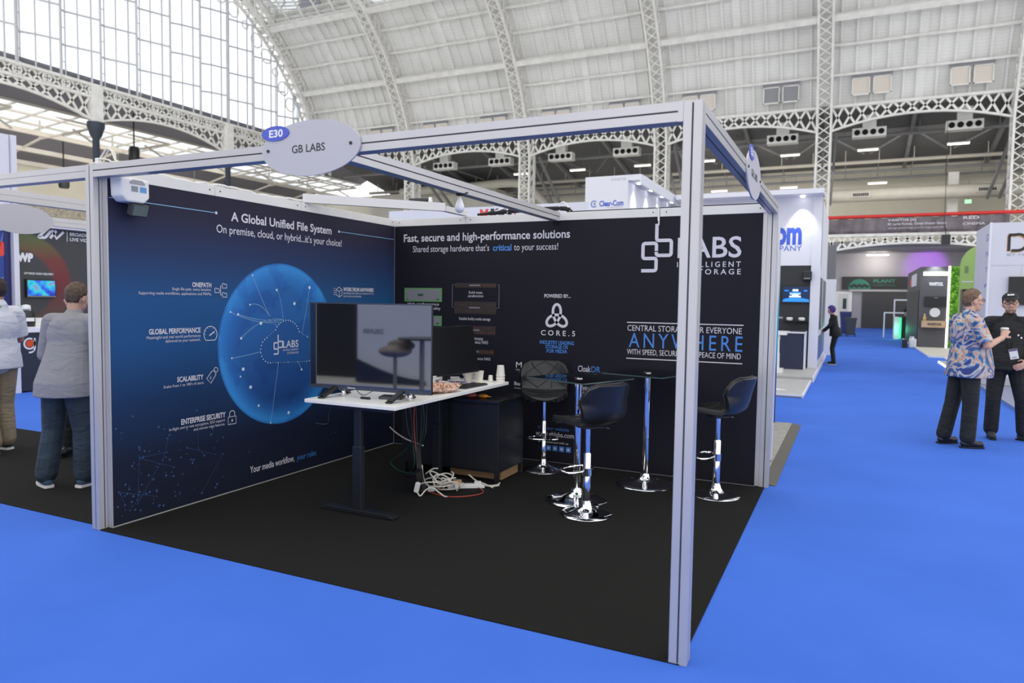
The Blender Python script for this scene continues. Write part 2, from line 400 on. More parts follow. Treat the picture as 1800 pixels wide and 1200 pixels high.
# ------------------------------------------------------------------ hall: side aisle beyond the arcade
AISLE = mat('dark_grey_aisle_roof', (.16, .16, .165), .85, noise=.1, nscale=.4)
b = MB()
def slab(b, p0, p1, x0, x1, t=.2, ax='y'):
    (a0, z0), (a1, z1) = p0, p1
    if ax == 'y': v = [(x, y, z+d) for x in (x0, x1) for y, z, d in ((a0, z0, 0), (a1, z1, 0), (a1, z1, t), (a0, z0, t))]
    else: v = [(a, x, z+d) for x in (x0, x1) for a, z, d in ((a0, z0, 0), (a1, z1, 0), (a1, z1, t), (a0, z0, t))]
    b.add(v, [(0, 1, 2, 3), (7, 6, 5, 4), (0, 4, 5, 1), (1, 5, 6, 2), (2, 6, 7, 3), (3, 7, 4, 0)])
slab(b, (47.3, 14.6), (59, 12.3), -43, 24); struct(b.build('ceiling_aisle', AISLE))
b = MB(); b.box(-56, 24, 59, 59.3, 0, 12.4); struct(b.build('wall_back', CREAM))
b = MB(); b.box(23.7, 24, 46, 59, 0, 14.5); struct(b.build('wall_right', CREAM))
b = MB(); b.box(-42, -28.5, 54, 58.9, 0, 11.6); struct(b.build('wall_inner_block', mat('pale_plaster', (.62, .60, .54), .8, noise=.05, nscale=.5)))
PIPE = mat('cream_painted_steel', (.55, .51, .45), .5, noise=.05, nscale=1)
for y, z, r, nm, m_ in ((55, 12.0, .13, 'cream steel beam along the aisle roof', PIPE), (51, 13.0, .12, 'grey steel beam along the aisle roof', GREYIRON), (57.5, 11.2, .09, 'thin dark services pipe by the back wall', GREYIRON), (56.4, 11.55, .1, 'services tray by the back wall', GREYIRON)):
    b = MB(); b.tube([(-43, y, z), (23, y, z)], r, 8)
    for k in range(30): b.bar((-42+k*2.2, y, z), (-42+k*2.2, y, z+.9), .05)
    struct(b.build('aisle_beam', m_, smooth=True), nm)
for i in range(11):
    x = xcols[0]+5.2*(i+1); b = MB(); b.bar((x, 47.6, 14.3), (x, 58.9, 12.0), .22, .32)
    b.bar((x, 51.5, 13.4), (x+2.4, 55, 12.6), .1); b.bar((x, 51.5, 13.4), (x-2.4, 55, 12.6), .1)
    if i % 2: b.bar((x, 47.6, 12.6), (x-.4, 54.5, 9.0), .16, .2); b.bar((x+.7, 47.6, 12.6), (x+.3, 54.5, 9.0), .16, .2)
    struct(b.build('aisle_rafter', GREYIRON), 'sloping grey rafter under the dark aisle roof')
# ventilation ducts
DUCT = mat('cream_duct', (.60, .57, .50), .45, noise=.04, nscale=2)
def duct(pts, r, label):
    t = thing('ventilation_duct', label, 'duct', pts[0]); b = MB(); b.tube(smooth_path(pts, 5), r, 18); b.build('duct_pipe', DUCT, t, smooth=True, world=True); return t
t = duct([(-1.9, 55, 9.6), (2.5, 55, 9.62), (7, 55, 9.6), (11, 55, 9.55), (15, 55.5, 9.5)], .47, 'long round cream duct above the red gallery rail')
for x in (.9, 8.6):
    g = MB(); g.box(x-.65, x+.65, 54.42, 54.6, 9.42, 9.78); gr = g.build('grille', DUCT, t, world=True)
    g = MB()
    for k in range(8): g.box(x-.5+k*.13, x-.41+k*.13, 54.38, 54.42, 9.5, 9.7)
    g.build('grille_slots', DARKLINE, gr, world=True)
duct([(-38, 53.2, 11.6), (-31, 53.2, 11.7), (-26.5, 53.2, 11.8), (-24.8, 53.2, 11.2), (-23.0, 53.2, 9.6), (-21.8, 53.2, 8.2)], .38, 'round cream duct bending downwards behind the glass-roof gable corner')
b = MB(); b.box(6.5, 7.15, 56.5, 57, 0, 11.2); struct(b.build('column', IRON), 'square white pillar behind the red rail')
# air outlets: a white box with four round nozzles on a hanging neck
BLK = mat('black_opening', (.006, .006, .006), .9)
def outlet(x, label):
    t = thing('air_outlet_box', label, 'ventilation unit', (x, 48.5, 12.68), 0, 'four-nozzle air outlets under the girders')
    b = MB(); b.box(-.98, .98, -.35, .35, -.29, .29); b.build('outlet_box', IRON, t, bevel=.02)
    b = MB(); b.box(-.4, .4, -.25, .25, .29, 1.1); b.build('duct_neck', IRON, t)
    for k in range(4):
        b = MB(); cx = -.69+.46*k
        b.tube([(cx, -.35, 0), (cx, -.40, 0)], .175, 16); b.build('nozzle', BLK, t, smooth=True)
for x, l in zip((-30.4, -25.2, -20.0, -14.8, -4.0, 1.2, 6.4), ('leftmost four-hole air outlet under the girder, beyond the diagonal beam', 'second four-hole air outlet from the left under the girder', 'four-hole air outlet just right of the second white column', 'four-hole air outlet left of the white column behind the corner post', 'four-hole air outlet above the small right-hand oval sign', 'four-hole air outlet just right of the tall column beside the aisle', 'rightmost and largest four-hole air outlet under the girder')): outlet(x, l)
def strip(x, y, z, label):
    t = thing('strip_light', label, 'lamp', (x, y, z), 0, 'lit strip lights under the aisle roof')
    b = MB(); b.box(-.62, .62, -.09, .09, -.06, .03); b.build('lit_tube', TUBE, t)
    b = MB(); b.box(-.65, .65, -.12, .12, .03, .1); b.build('housing', IRON, t)
    for s in (-.5, .5): b = MB(); b.bar((s, 0, .1), (s, 0, .85), .02); b.build('hanger', GREYIRON, t)
ol = ['seventh', 'sixth', 'fifth', 'fourth', 'third', 'second', 'first']
for x, o_ in zip((-24.6, -19.6, -14.3, -9.5, -3.7, 1.2, 6.4), ol): strip(x, 51, 12.1, o_+' strip light counted from the right in the upper lit row')
for x, o_ in zip((-20.2, -9.5, -4.2, 2.0), ol[3:]): strip(x, 57, 10.75, o_+' strip light counted from the right in the lower row near the duct')
# gallery: red rail, banner, lattice front
RED = mat('red_paint', (.75, .035, .03), .4)
t = thing('gallery_railing', 'bright red rail along the gallery edge over the banner', 'railing', (3.8, 46.3, 7.1))
b = MB(); b.tube([(-1.0, 46.3, 7.1), (8.6, 46.3, 7.1), (12, 46.3, 7.1)], .11, 10); b.build('rail', RED, t, smooth=True, world=True)
b = MB()
for k in range(8): b.bar((-.8+1.3*k, 46.35, 6.0), (-.8+1.3*k, 46.35, 7.05), .05)
b.build('baluster', GREYIRON, t, world=True)
BAN = mat('mauve_grey_vinyl', (.17, .14, .16), .5, noise=.35, nscale=1.2, bump=.6)
t = thing('hanging_banner', 'long dark mauve banner with white camera lettering under the red rail', 'banner', (3.8, 46.1, 6.0)); b = MB()
nx = 60
b.add([(-1.0+9.6*i/nx, 46.12+.07*math.sin(i*.9)*(1-j/4*.5)+.04*math.sin(i*2.3), 6.05+.95*j/4-(.07*math.sin(i*.55)**2 if j == 4 else 0)) for i in range(nx+1) for j in range(5)], [(i*5+j, (i+1)*5+j, (i+1)*5+j+1, i*5+j+1) for i in range(nx) for j in range(4)])
b.build('banner_cloth', BAN, t, smooth=True, solid=.01, world=True); b = MB(); O, U, V = (0, 45.97, 0), (1, 0, 0), (0, 0, 1)
text(b, 'V-RAPTOR [X]', O, U, V, 2.4, 3.9, 6.74, .13, bold=.03); text(b, '8K Large Format, Global Shutter Sensor', O, U, V, 2.4, 5.5, 6.5, .14, bold=.02); text(b, 'with high dynamic range up to the image sensor design', O, U, V, 2.4, 5.5, 6.28, .1)
text(b, 'RED', O, U, V, 6.3, 7.1, 6.74, .16, bold=.03); text(b, 'CINEMA', O, U, V, 6.3, 7.4, 6.4, .14, bold=.02)
b.build('banner_lettering', PRINTW, t, world=True)
lattice_girder((-1.0, 46.3), (8.6, 46.3), 5.95, 4.95, 5.45, 16, 'arched lattice front of the gallery under the banner', .24, name='gallery_girder')
b = MB(); b.box(-1.4, 20, 46.4, 59, 5.35, 5.6); struct(b.build('gallery_floor', GREYIRON))
b = MB()
for k in range(2): b.bar((3.9+.02*k, 46.1, 7.2), (3.9, 46.1, 6.0), .015)
o = thing('loudspeaker', 'small black loudspeaker hanging in front of the gallery lattice', 'speaker', (5.45, 45.7, 5.55)); b = MB(); b.box(-.22, .22, -.2, .2, -.28, .28); b.build('cabinet', BLACKPLASTIC, o, bevel=.02); b = MB(); b.bar((0, 0, .28), (-.1, 0, .85), .05); b.bar((.14, 0, .28), (-.1, 0, .85), .03); b.bar((-.1, 0, .85), (-.1, .9, 7.1), .03); b.build('bracket', BLACKPLASTIC, o)
t = thing('exit_sign', 'small lit green exit sign right of the white pillar', 'sign', (7.75, 56.4, 9.05)); b = MB(); b.box(-.2, .2, -.03, .03, -.13, .13); b.build('lit_panel', mat('green_exit_glow', (.2, .9, .35), .5, emit=(.45, 1, .5), estr=1.2), t)
b = MB(); b.bar((0, 0, .13), (0, 0, 1.5), .03); b.build('hanger', GREYIRON, t)

# ------------------------------------------------------------------ hall: glazed gable on the left
XG = -42.5
def plan(y):
    """folded plan of the glazing: shallow slope out, quick return"""
    t = ((y-24.2) % 2.51)
    if t < .5: return .17-.70*(t+.23)/.73
    if t > 2.28: return .35-.70*(t-2.28)/.73
    return -.35+.70*(t-.5)/1.78
def ztop(y): return ZC+math.sqrt(max(.01, 17.9**2-(y-YC)**2))
ys = []
k = -5
while True:
    base = 24.2+2.51*k; k += 1
    if base > 46.5: break
    for o_ in (0, .23, .5, 1.12, 1.8, 2.28):
        if 12.8 < base+o_ < 45.3: ys.append(base+o_)
b = MB()
for i in range(len(ys)-1):
    y0, y1 = ys[i], ys[i+1]; x0, x1 = XG+plan(y0), XG+plan(y1)
    b.add([(x0, y0, 14.6), (x1, y1, 14.6), (x1, y1, ztop(y1)), (x0, y0, ztop(y0))], [(0, 1, 2, 3)])
gl = struct(b.build('window_1', GLASSROOF)); b = MB()
for i, y in enumerate(ys):
    off = (y-24.2) % 2.51; heavy = .10 if abs(off-1.8) < .05 or abs(off-2.28) < .05 else .055
    b.bar((XG+plan(y), y, 14.55), (XG+plan(y), y, ztop(y)), heavy, .07, upv=(0, 1, 0))
for z in [14.6+2.0*j for j in range(1, 7)]:
    for i in range(len(ys)-1):
        y0, y1 = ys[i], ys[i+1]
        if ztop(y0) > z and ztop(y1) > z:
            b.bar((XG+plan(y0), y0, z), (XG+plan(y1), y1, z), .09, .11)
        if abs((y0-24.2) % 2.51-.23) < .06 and ztop(y0) > z-1: b.bar((XG+plan(y0), y0, z-1), (XG+plan(y1), y1, z-1), .04, .05)
b.build('glazing_bars', mat('grey_white_glazing_bars', (.62, .62, .64), .55), gl)
# gable arch rib with ring ornaments
b = MB()
for xx in (XG+.1, XG+.9):
    for r in (17.9, 18.9):
        P = [arc(13+(90-13)*i/26, r) for i in range(27)]
        for i in range(26): b.bar((xx, *P[i]), (xx, *P[i+1]), .2, .13, upv=(1, 0, 0))
    for i in range(30):
        a0, a1 = 13+77*i/30, 13+77*(i+1)/30; b.bar((xx, *arc(a0, 17.9)), (xx, *arc(a1, 18.9)), .09, .09); b.bar((xx, *arc(a0, 18.9)), (xx, *arc(a1, 17.9)), .09, .09)
for i in range(30):
    a0 = 13+77*i/30; b.bar((XG+.1, *arc(a0, 17.9)), (XG+.9, *arc(a0+2.5, 17.9)), .09); b.bar((XG+.9, *arc(a0, 17.9)), (XG+.1, *arc(a0+2.5, 17.9)), .09)
for k in range(16):
    a = 15+4.6*k; rr_ = .55 if k % 3 else .3
    y, z = arc(a, 17.25); b.tube([(XG, y+rr_*math.cos(q*PI/6), z+rr_*math.sin(q*PI/6)) for q in range(12)], .06, 5, closed=True)
struct(b.build('gable_arch_rib', IRON), 'curved lattice rib framing the glazed gable')
ycg = [5.5, 15.8, 26.2, 36.6, 47.0]
for i in range(4): lattice_girder((XG+.1, ycg[i]+.3), (XG+.1, ycg[i+1]-.3), 13.85, 12.45, 13.3, 13, ['gable girder beyond the left edge', 'arched gable girder over the left stands', 'arched gable girder left of the oval name sign', 'arched gable girder behind the oval name sign'][i])
# ornate cresting above the gable girder
b = MB(); b.box(XG-.1, XG+.35, 5, 47, 14.45, 14.62); b.box(XG-.1, XG+.2, 5, 47, 13.86, 13.95)
yy = 15.8
while yy < 46.5:
    b.bar((XG+.2, yy, 13.9), (XG+.2, yy+.55, 14.5), .1); b.bar((XG+.2, yy+.55, 13.9), (XG+.2, yy, 14.5), .1)
    if int(yy*2) % 3 == 0: b.tube([(XG+.22, yy+.28+.24*math.cos(q*PI/5), 14.2+.24*math.sin(q*PI/5)) for q in range(10)], .06, 5, closed=True)
    yy += .55
struct(b.build('trim_2', IRON), 'ornate white iron cresting along the foot of the glazed gable')
NAVY = mat('dark_navy_iron', (.035, .045, .07), .5)
for y, nm in zip(ycg[1:4], ('dark navy column at the left edge of the gable', 'dark navy column rising behind the coiled white cable', 'dark navy column left of the oval name sign')):
    b = MB(); b.box(XG-.15, XG+.45, y-.32, y+.32, 12.3, 14.5); o = struct(b.build('gable_column', IRON), nm)
    b = MB(); b.lathe([(.2, 0), (.2, 11.3), (.34, 11.5), (.42, 11.8), (.5, 12.0), (.5, 12.3)], (XG+.15, y, 0), 12); b.build('shaft', NAVY, o, smooth=True)
b = MB(); b.lathe([(.2, 0), (.2, 11), (.3, 11.4), (.3, 12)], (XG-8.5, 44.5, 0), 12); struct(b.build('gable_column', NAVY, smooth=True), 'slim dark column under the oval name sign')
# gable aisle: lean-to roof, part solid part glazed
b = MB(); slab(b, (-42.9, 15.0), (-46.4, 13.5), 4, 58, .15, 'x'); slab(b, (-52.2, 13.0), (-55, 11.4), 4, 58, .15, 'x'); struct(b.build('ceiling_gable_aisle', mat('mauve_grey_boarding', (.20, .19, .22), .8)))
b = MB(); b.add([(-46.4, 4, 13.5), (-52.2, 4, 13.0), (-52.2, 58, 13.0), (-46.4, 58, 13.5)], [(0, 1, 2, 3)]); gl = struct(b.build('window_13', GLASSROOF)); b = MB()
for k in range(0, 55, 2): b.bar((-46.4, 4+k, 13.5), (-52.2, 4+k, 13.0), .08, .12)
for k in range(4): t_ = k/3; b.bar((-46.4-5.8*t_, 4, 13.45-.5*t_), (-46.4-5.8*t_, 58, 13.45-.5*t_), .12, .14)
b.build('glazing_bars', PIPE, gl)
b = MB(); yy = 6
while yy < 56:
    b.bar((-43, yy, 12.2), (-47.5, yy+.2, 13.3), .14); b.bar((-43, yy, 12.2), (-49, yy, 12.0), .12); b.bar((-49, yy, 12.0), (-52.5, yy, 11.2), .12); b.bar((-49, yy, 12), (-49, yy, 13.2), .1); b.bar((-43, yy, 11), (-45.5, yy, 12.3), .1)
    yy += 5.2
for z, x in ((12.1, -48), (11.5, -51), (11.0, -53.5)): b.bar((x, 4, z), (x, 58, z), .25, .3)
struct(b.build('gable_trusses', PIPE), 'cream roof trusses under the lean-to glazing')
b = MB(); b.box(-55.3, -55, 4, 59, 0, 11.4); struct(b.build('wall_left', CREAM))
def fresco(nt):
    tc = N(nt, 'ShaderNodeTexCoord'); n = N(nt, 'ShaderNodeTexNoise', i_Scale=3.2, i_Detail=4, i_Distortion=2.2); nt.links.new(tc.outputs['Object'], n.inputs['Vector'])
    return ramp(nt, n.outputs['Fac'], [(.32, (.10, .09, .07)), (.45, (.35, .32, .26)), (.55, (.10, .10, .09)), (.62, (.42, .39, .32)), (.72, (.30, .12, .06))])
b = MB(); b.box(-52.2, -52, 10, 58, 7.2, 8.25); struct(b.build('trim_3', ramp_mat('painted_frieze', .7, fresco)), 'ornamental painted frieze along the gallery front far left')
b = MB(); b.box(-55, -52, 4, 58, 6.7, 7.15); struct(b.build('gallery_floor', CREAM))
lamp('gable_wall_fill', 'AREA', (-46.5, 30, 11.8), 1700, (1, .95, .87), 24, target=(-55, 30, 8.5))  # added area fill that brightens the cream gable wall, not a fitting
lamp('aisle_wall_fill', 'AREA', (-2, 51.5, 12.2), 1100, (1, .96, .89), 20, target=(-2, 59, 9))  # broad fill added to lift the aisle back wall, besides the strip lights
def hang(loc, label, top_):
    t = thing('loudspeaker', label, 'speaker', loc, 0, 'black loudspeakers hanging under the gable'); b = MB(); b.lathe([(.3, -.75), (.36, -.6), (.36, .4), (.28, .6)], n=10); b.build('cabinet', BLACKPLASTIC, t, smooth=True); b = MB(); b.bar((0, 0, .6), (0, 0, top_), .07); b.build('hanger', BLACKPLASTIC, t)
hang((-44.5, 30.4, 11.2), 'black loudspeaker hanging over the coiled cable, above the left booth wall', 2.9); hang((-50.5, 29.3, 9.9), 'black cylinder speaker hanging before the cream wall, far left', 3.0)
for y, z, o_ in ((33.5, 9.2, 'first'), (40.5, 8.6, 'second'), (24, 12.1, 'third')):
    t = thing('strip_light', o_+' lit strip light in the gable aisle, seen over the left booth wall', 'lamp', (-50.5, y, z), PI/2); b = MB(); b.box(-.75, .75, -.1, .1, -.08, .08); b.build('lit_tube', TUBE, t); b = MB(); b.bar((0, 0, .08), (0, 0, 13.1-z), .03); b.build('hanger', GREYIRON, t)
# ------------------------------------------------------------------ the booth: aluminium frame
XL, YB, ZT = -3.979, 3.433, 2.5
def notched(x0, x1, y0, y1, d=.004, g=.004):
    cx, cy = (x0+x1)/2, (y0+y1)/2
    return [(x0, y0), (cx-g, y0), (cx-g, y0+d), (cx+g, y0+d), (cx+g, y0), (x1, y0), (x1, cy-g), (x1-d, cy-g), (x1-d, cy+g), (x1, cy+g), (x1, y1), (cx+g, y1), (cx+g, y1-d), (cx-g, y1-d), (cx-g, y1), (x0, y1), (x0, cy+g), (x0+d, cy+g), (x0+d, cy-g), (x0, cy-g)]
def post(parent, x0, x1, y0, y1, z1=ZT):
    b = MB(); b.poly(notched(x0, x1, y0, y1), z1-.002, (0, 0, .002), (1, 0, 0), (0, 1, 0), (0, 0, 1)); p = b.build('post', ALU, parent, world=True)
    b = MB(); cx, cy = (x0+x1)/2, (y0+y1)/2; b.box(cx-.0042, cx+.0042, y0+.003, y1-.003, .01, z1-.01); b.box(x0+.003, x1-.003, cy-.0042, cy+.0042, .01, z1-.01); b.build('groove', DARKLINE, p)
    return p
def beam(parent, axis, a0, a1, c0, c1, z0=2.415, z1=ZT):
    b = MB(); prof = notched(c0, c1, z0, z1); nm = 'header_beam'
    if axis == 'x': b.poly(prof, a1-a0, (a0, 0, 0), (0, 1, 0), (0, 0, 1), (1, 0, 0))
    else: b.poly(prof, a1-a0, (0, a0, 0), (1, 0, 0), (0, 0, 1), (0, 1, 0))
    p = b.build(nm, ALU, parent, world=True); b = MB(); cc, cz = (c0+c1)/2, (z0+z1)/2; e = .0005
    if axis == 'x': b.box(a0+e, a1-e, c0+.003, c1-.003, cz-.0035, cz+.0035); b.box(a0+e, a1-e, cc-.0035, cc+.0035, z0+.003, z1-.003)
    else: b.box(c0+.003, c1-.003, a0+e, a1-e, cz-.0035, cz+.0035); b.box(cc-.0035, cc+.0035, a0+e, a1-e, z0+.003, z1-.003)
    b.build('groove', DARKLINE, p); return p
fr = thing('exhibition_booth', 'silver white aluminium frame of posts and header beams around the dark booth', 'booth', (0, 0, 0))
post(fr, -.08, 0, 0, .08); post(fr, -4.101, -4.021, 0, .08); post(fr, -.08, 0, 3.449, 3.529)
beam(fr, 'x', -4.02, -.081, .0, .08); beam(fr, 'y', .081, 3.448, -.08, 0); beam(fr, 'y', .082, 3.43, -2.10, -2.02)
b = MB(); b.box(-.104, -.081, -.001, .081, 2.413, 2.501); b.build('beam_bracket', ALU, fr)
b = MB(); b.box(-.116, -.081, 3.44, 3.50, .012, 2.42); b.build('panel_edge_strip', ALU, fr)
RW = RAILW
for i, (y0, y1) in enumerate(((.082, .972), (.975, 1.952), (1.955, 3.432))):
    b = MB(); b.box(-4.02, XL+.004, y0, y1, 2.42, 2.498); r = b.build('top_rail', RW, fr, bevel=.003)
    b = MB()
    for yy in (y0+.05, y1-.05): b.tube([(XL+.004, yy, 2.462), (XL+.0065, yy, 2.462)], .006, 8)
    b.build('rail_screw', DARKLINE, r)
for x0, x1 in ((XL+.006, -3.085), (-3.082, -1.028), (-1.024, -.082)):
    b = MB(); b.box(x0, x1, YB-.004, YB+.04, 2.42, 2.498); r = b.build('top_rail', RW, fr, bevel=.003)
    b = MB()
    for xx in (x0+.06, x1-.06): b.tube([(xx, YB-.004, 2.462), (xx, YB-.0065, 2.462)], .006, 8)
    b.build('rail_screw', DARKLINE, r)
b = MB(); b.box(-1.95, -.1, YB-.002, YB+.04, 2.499, 2.507); b.build('black_edging', DARKLINE, fr)
# fabric edge crumpled over the left rail
b = MB(); n = 40
P = [(-4.0+.01*math.sin(i*1.3), .15+1.85*i/n, 2.503+.010*abs(math.sin(i*.9))+.008*math.sin(i*.37)) for i in range(n+1)]
b.tube(P, .009, 6); b.build('fabric_edge', mat('white_fabric', (.75, .74, .72), .8), fr, smooth=True)
# diagonal tie beam at the back left corner with its short end piece
t = thing('tie_beam', 'slim white tie beam crossing the back left corner above the graphic walls', 'beam', (-3.5, 2.5, 2.5)); b = MB()
b.bar((-4.0, 2.0, 2.541), (-3.08, 3.0, 2.541), .05, .08); b.build('beam_bar', RW, t, world=True)
b = MB(); b.bar((-3.08, 3.0, 2.527), (-3.08, 3.42, 2.527), .05, .055); b.build('end_piece', RW, t, world=True, bevel=.003)
# panel joint clip on back wall
t = thing('hanging_clip', 'little white clip hooked over the back rail above the big logo', 'clip', (-1.03, YB, 2.4)); b = MB(); b.box(-1.042, -1.030, YB-.014, YB-.006, 2.385, 2.512); b.box(-1.034, -1.024, YB-.022, YB-.008, 2.34, 2.42); b.box(-1.042, -1.03, YB-.014, YB+.03, 2.508, 2.514); b.build('hook', WHITEPLASTIC, t, world=True)

# ------------------------------------------------------------------ left graphic wall
OL, UL, VL = (XL, 0, 0), (0, 1, 0), (0, 0, 1)
def left_print(nt):
    tc = N(nt, 'ShaderNodeTexCoord'); sp = N(nt, 'ShaderNodeSeparateXYZ'); nt.links.new(tc.outputs['Object'], sp.inputs[0])
    mr = N(nt, 'ShaderNodeMapRange'); mr.inputs[1].default_value = 0; mr.inputs[2].default_value = 2.42; nt.links.new(sp.outputs['Z'], mr.inputs[0])
    return ramp(nt, mr.outputs[0], [(0, (.0085, .0115, .026)), (.18, (.009, .014, .036)), (.36, (.010, .036, .105)), (.52, (.013, .075, .215)), (.66, (.016, .082, .225)), (.80, (.022, .042, .115)), (.92, (.024, .022, .048)), (1, (.021, .018, .036))])
LPRINT = ramp_mat('navy_gradient_print', .62, left_print)
BPRINT = mat('near_black_print', (.0095, .0085, .016), .6, noise=.12, nscale=1.1)
for m_ in (LPRINT, BPRINT): m_.node_tree.nodes['Principled BSDF'].inputs['Specular IOR Level'].default_value = .22
lw = thing('graphic_wall', 'left booth wall printed with a glowing blue globe on navy', 'wall graphic', (XL, 0, 0))
b = MB(); b.box(-4.02, XL, .069, YB+.03, .012, 2.42); b.build('wall_panel', LPRINT, lw, world=True)
b = MB(); b.box(-4.018, XL+.004, .069, YB, .006, .014); b.box(-4.018, XL+.004, .062, .069, .006, 2.42); b.build('panel_edging', ALU, lw, world=True)
def globe_print(nt):
    tc = N(nt, 'ShaderNodeTexCoord'); sp = N(nt, 'ShaderNodeSeparateXYZ'); nt.links.new(tc.outputs['Object'], sp.inputs[0])
    def sub(s, v): m = N(nt, 'ShaderNodeMath', operation='SUBTRACT'); m.inputs[1].default_value = v; nt.links.new(sp.outputs[s], m.inputs[0]); return m.outputs[0]
    cb = N(nt, 'ShaderNodeCombineXYZ'); nt.links.new(sub('Y', 1.70), cb.inputs[0]); nt.links.new(sub('Z', 1.21), cb.inputs[1])
    ln = N(nt, 'ShaderNodeVectorMath', operation='LENGTH'); nt.links.new(cb.outputs[0], ln.inputs[0])
    rim = ramp(nt, ln.outputs['Value'], [(0, (.012, .10, .34)), (.48, (.012, .115, .37)), (.60, (.02, .17, .50)), (.69, (.03, .25, .64)), (.72, (.012, .10, .33))])
    mr = N(nt, 'ShaderNodeMapRange'); mr.inputs[1].default_value = .5; mr.inputs[2].default_value = 1.35; nt.links.new(sp.outputs['Z'], mr.inputs[0])
    low = ramp(nt, mr.outputs[0], [(0, (.25, .25, .35)), (.45, (.55, .6, .7)), (1, (1, 1, 1))])
    msk = ramp(nt, ln.outputs['Value'], [(.50, (0, 0, 0)), (.66, (1, 1, 1))])
    mm = N(nt, 'ShaderNodeMixRGB'); nt.links.new(msk, mm.inputs[0]); nt.links.new(low, mm.inputs[1]); mm.inputs[2].default_value = (1, 1, 1, 1)
    n = N(nt, 'ShaderNodeTexNoise', i_Scale=3.3, i_Detail=3); nt.links.new(tc.outputs['Object'], n.inputs['Vector'])
    land = ramp(nt, n.outputs['Fac'], [(.50, (1, 1, 1)), (.54, (.72, .80, .88))])
    m1 = N(nt, 'ShaderNodeMixRGB', blend_type='MULTIPLY', i_Fac=1); nt.links.new(rim, m1.inputs[1]); nt.links.new(mm.outputs[0], m1.inputs[2])
    m2 = N(nt, 'ShaderNodeMixRGB', blend_type='MULTIPLY', i_Fac=1); nt.links.new(m1.outputs[0], m2.inputs[1]); nt.links.new(land, m2.inputs[2]); return m2.outputs[0]
GLOBE = ramp_mat('blue_globe_print', .6, globe_print)
b = MB(); disc(b, (1.70, 1.21), .715, (XL+.0012, 0, 0), UL, VL, n=72); b.build('globe_picture', GLOBE, lw).location = (-XL, 0, 0)
# network lines and dots over the globe
LINE = mat('pale_blue_print_line', (.22, .42, .62), .6); DOT = mat('white_dot_print', (.6, .72, .8), .6)
b = MB(); O2 = (XL+.0022, 0, 0)
hub = [(1.60, 1.40), (1.72, 1.425), (1.95, 1.27)]
dots = [(1.36, 1.81), (1.64, 1.69), (2.06, 1.72), (1.33, 1.56), (1.20, 1.48), (1.45, 1.40), (1.12, 1.50), (1.23, 1.28), (1.86, 1.57), (1.13, 1.12), (1.95, .96), (1.33, .86), (1.22, .96), (1.42, .69), (1.78, .58), (1.56, .52), (2.2, .78), (1.25, 1.02), (2.1, 1.0)]
for i, d in enumerate(dots[:8]+dots[9:11]+dots[15:16]):
    h = hub[i % 3]; mx, mz = (d[0]+h[0])/2, (d[1]+h[1])/2 + .12*(1 if i % 2 else -.4)
    stroke(b, [((1-t)**2*d[0]+2*t*(1-t)*mx+t*t*h[0], (1-t)**2*d[1]+2*t*(1-t)*mz+t*t*h[1]) for t in [k/10 for k in range(11)]], .004, O2, UL, VL)
stroke(b, [(.08, 2.288), (.98, 2.288)], .006, O2, UL, VL); stroke(b, [(2.49, 2.279), (3.42, 2.279)], .006, O2, UL, VL)
b.build('network_lines', LINE, lw, world=True)
b = MB()
for i, d in enumerate(dots): disc(b, d, (.008, .011, .015)[i % 3], (XL+.0026, 0, 0), UL, VL, n=10)
disc(b, (.985, 2.288), .012, O2, UL, VL); disc(b, (2.485, 2.279), .012, O2, UL, VL); b.build('network_dots', DOT, lw, world=True)
b = MB(); r3 = random.Random(3); pts = []
for k in range(120):
    u = .1+abs(r3.gauss(0, .45)); z = .06+abs(r3.gauss(.25, .28))
    if u < 1.7 and z < 1.0: pts.append((u, z)); disc(b, (u, z), r3.uniform(.003, .010), O2, UL, VL, n=8)
for k in range(34):
    a, c = r3.sample(pts, 2)
    if math.dist(a, c) < .35: stroke(b, [a, c], .0022, O2, UL, VL)
for k in range(40):
    u = r3.uniform(2.3, 3.3); z = r3.uniform(.15, .6); disc(b, (u, z), r3.uniform(.003, .006), O2, UL, VL, n=7)
b.build('star_network', mat('dim_blue_print', (.035, .085, .21), .6), lw, world=True)
# cloud
def cloud_outline(): return arcpts(1.56, 1.165, .115, 270, 110, 10)+arcpts(1.765, 1.255, .165, 150, 20, 12)+arcpts(2.02, 1.145, .115, 85, -90, 10)
b = MB(); cl = cloud_outline(); b.add([(XL+.0030, u, z) for u, z in cl], [tuple(range(len(cl)))[::-1]]); b.build('cloud_picture', mat('mid_blue_cloud_print', (.010, .085, .30), .6), lw, world=True)
b = MB()
for i in range(len(cl)):
    a, c = cl[i], cl[(i+1) % len(cl)]
    for k in range(max(1, int(math.dist(a, c)/.03))): t_ = k/max(1, int(math.dist(a, c)/.03)); disc(b, (a[0]+(c[0]-a[0])*t_, a[1]+(c[1]-a[1])*t_), .006 if k % 4 == 0 else .0035, (XL+.0034, 0, 0), UL, VL, n=7)
b.build('cloud_dotted_edge', DOT, lw, world=True)
def rounded(pts, r, n=4):
    out = []
    for i, p in enumerate(pts):
        if i in (0, len(pts)-1): out.append(p); continue
        P, A, B = Vector(p), Vector(pts[i-1]), Vector(pts[i+1]); a = (A-P).normalized(); c = (B-P).normalized()
        for k in range(n+1):
            t = k/n; q = (1-t)**2*(P+a*r) + 2*t*(1-t)*P + t*t*(P+c*r); out.append((q.x, q.y))
    return out
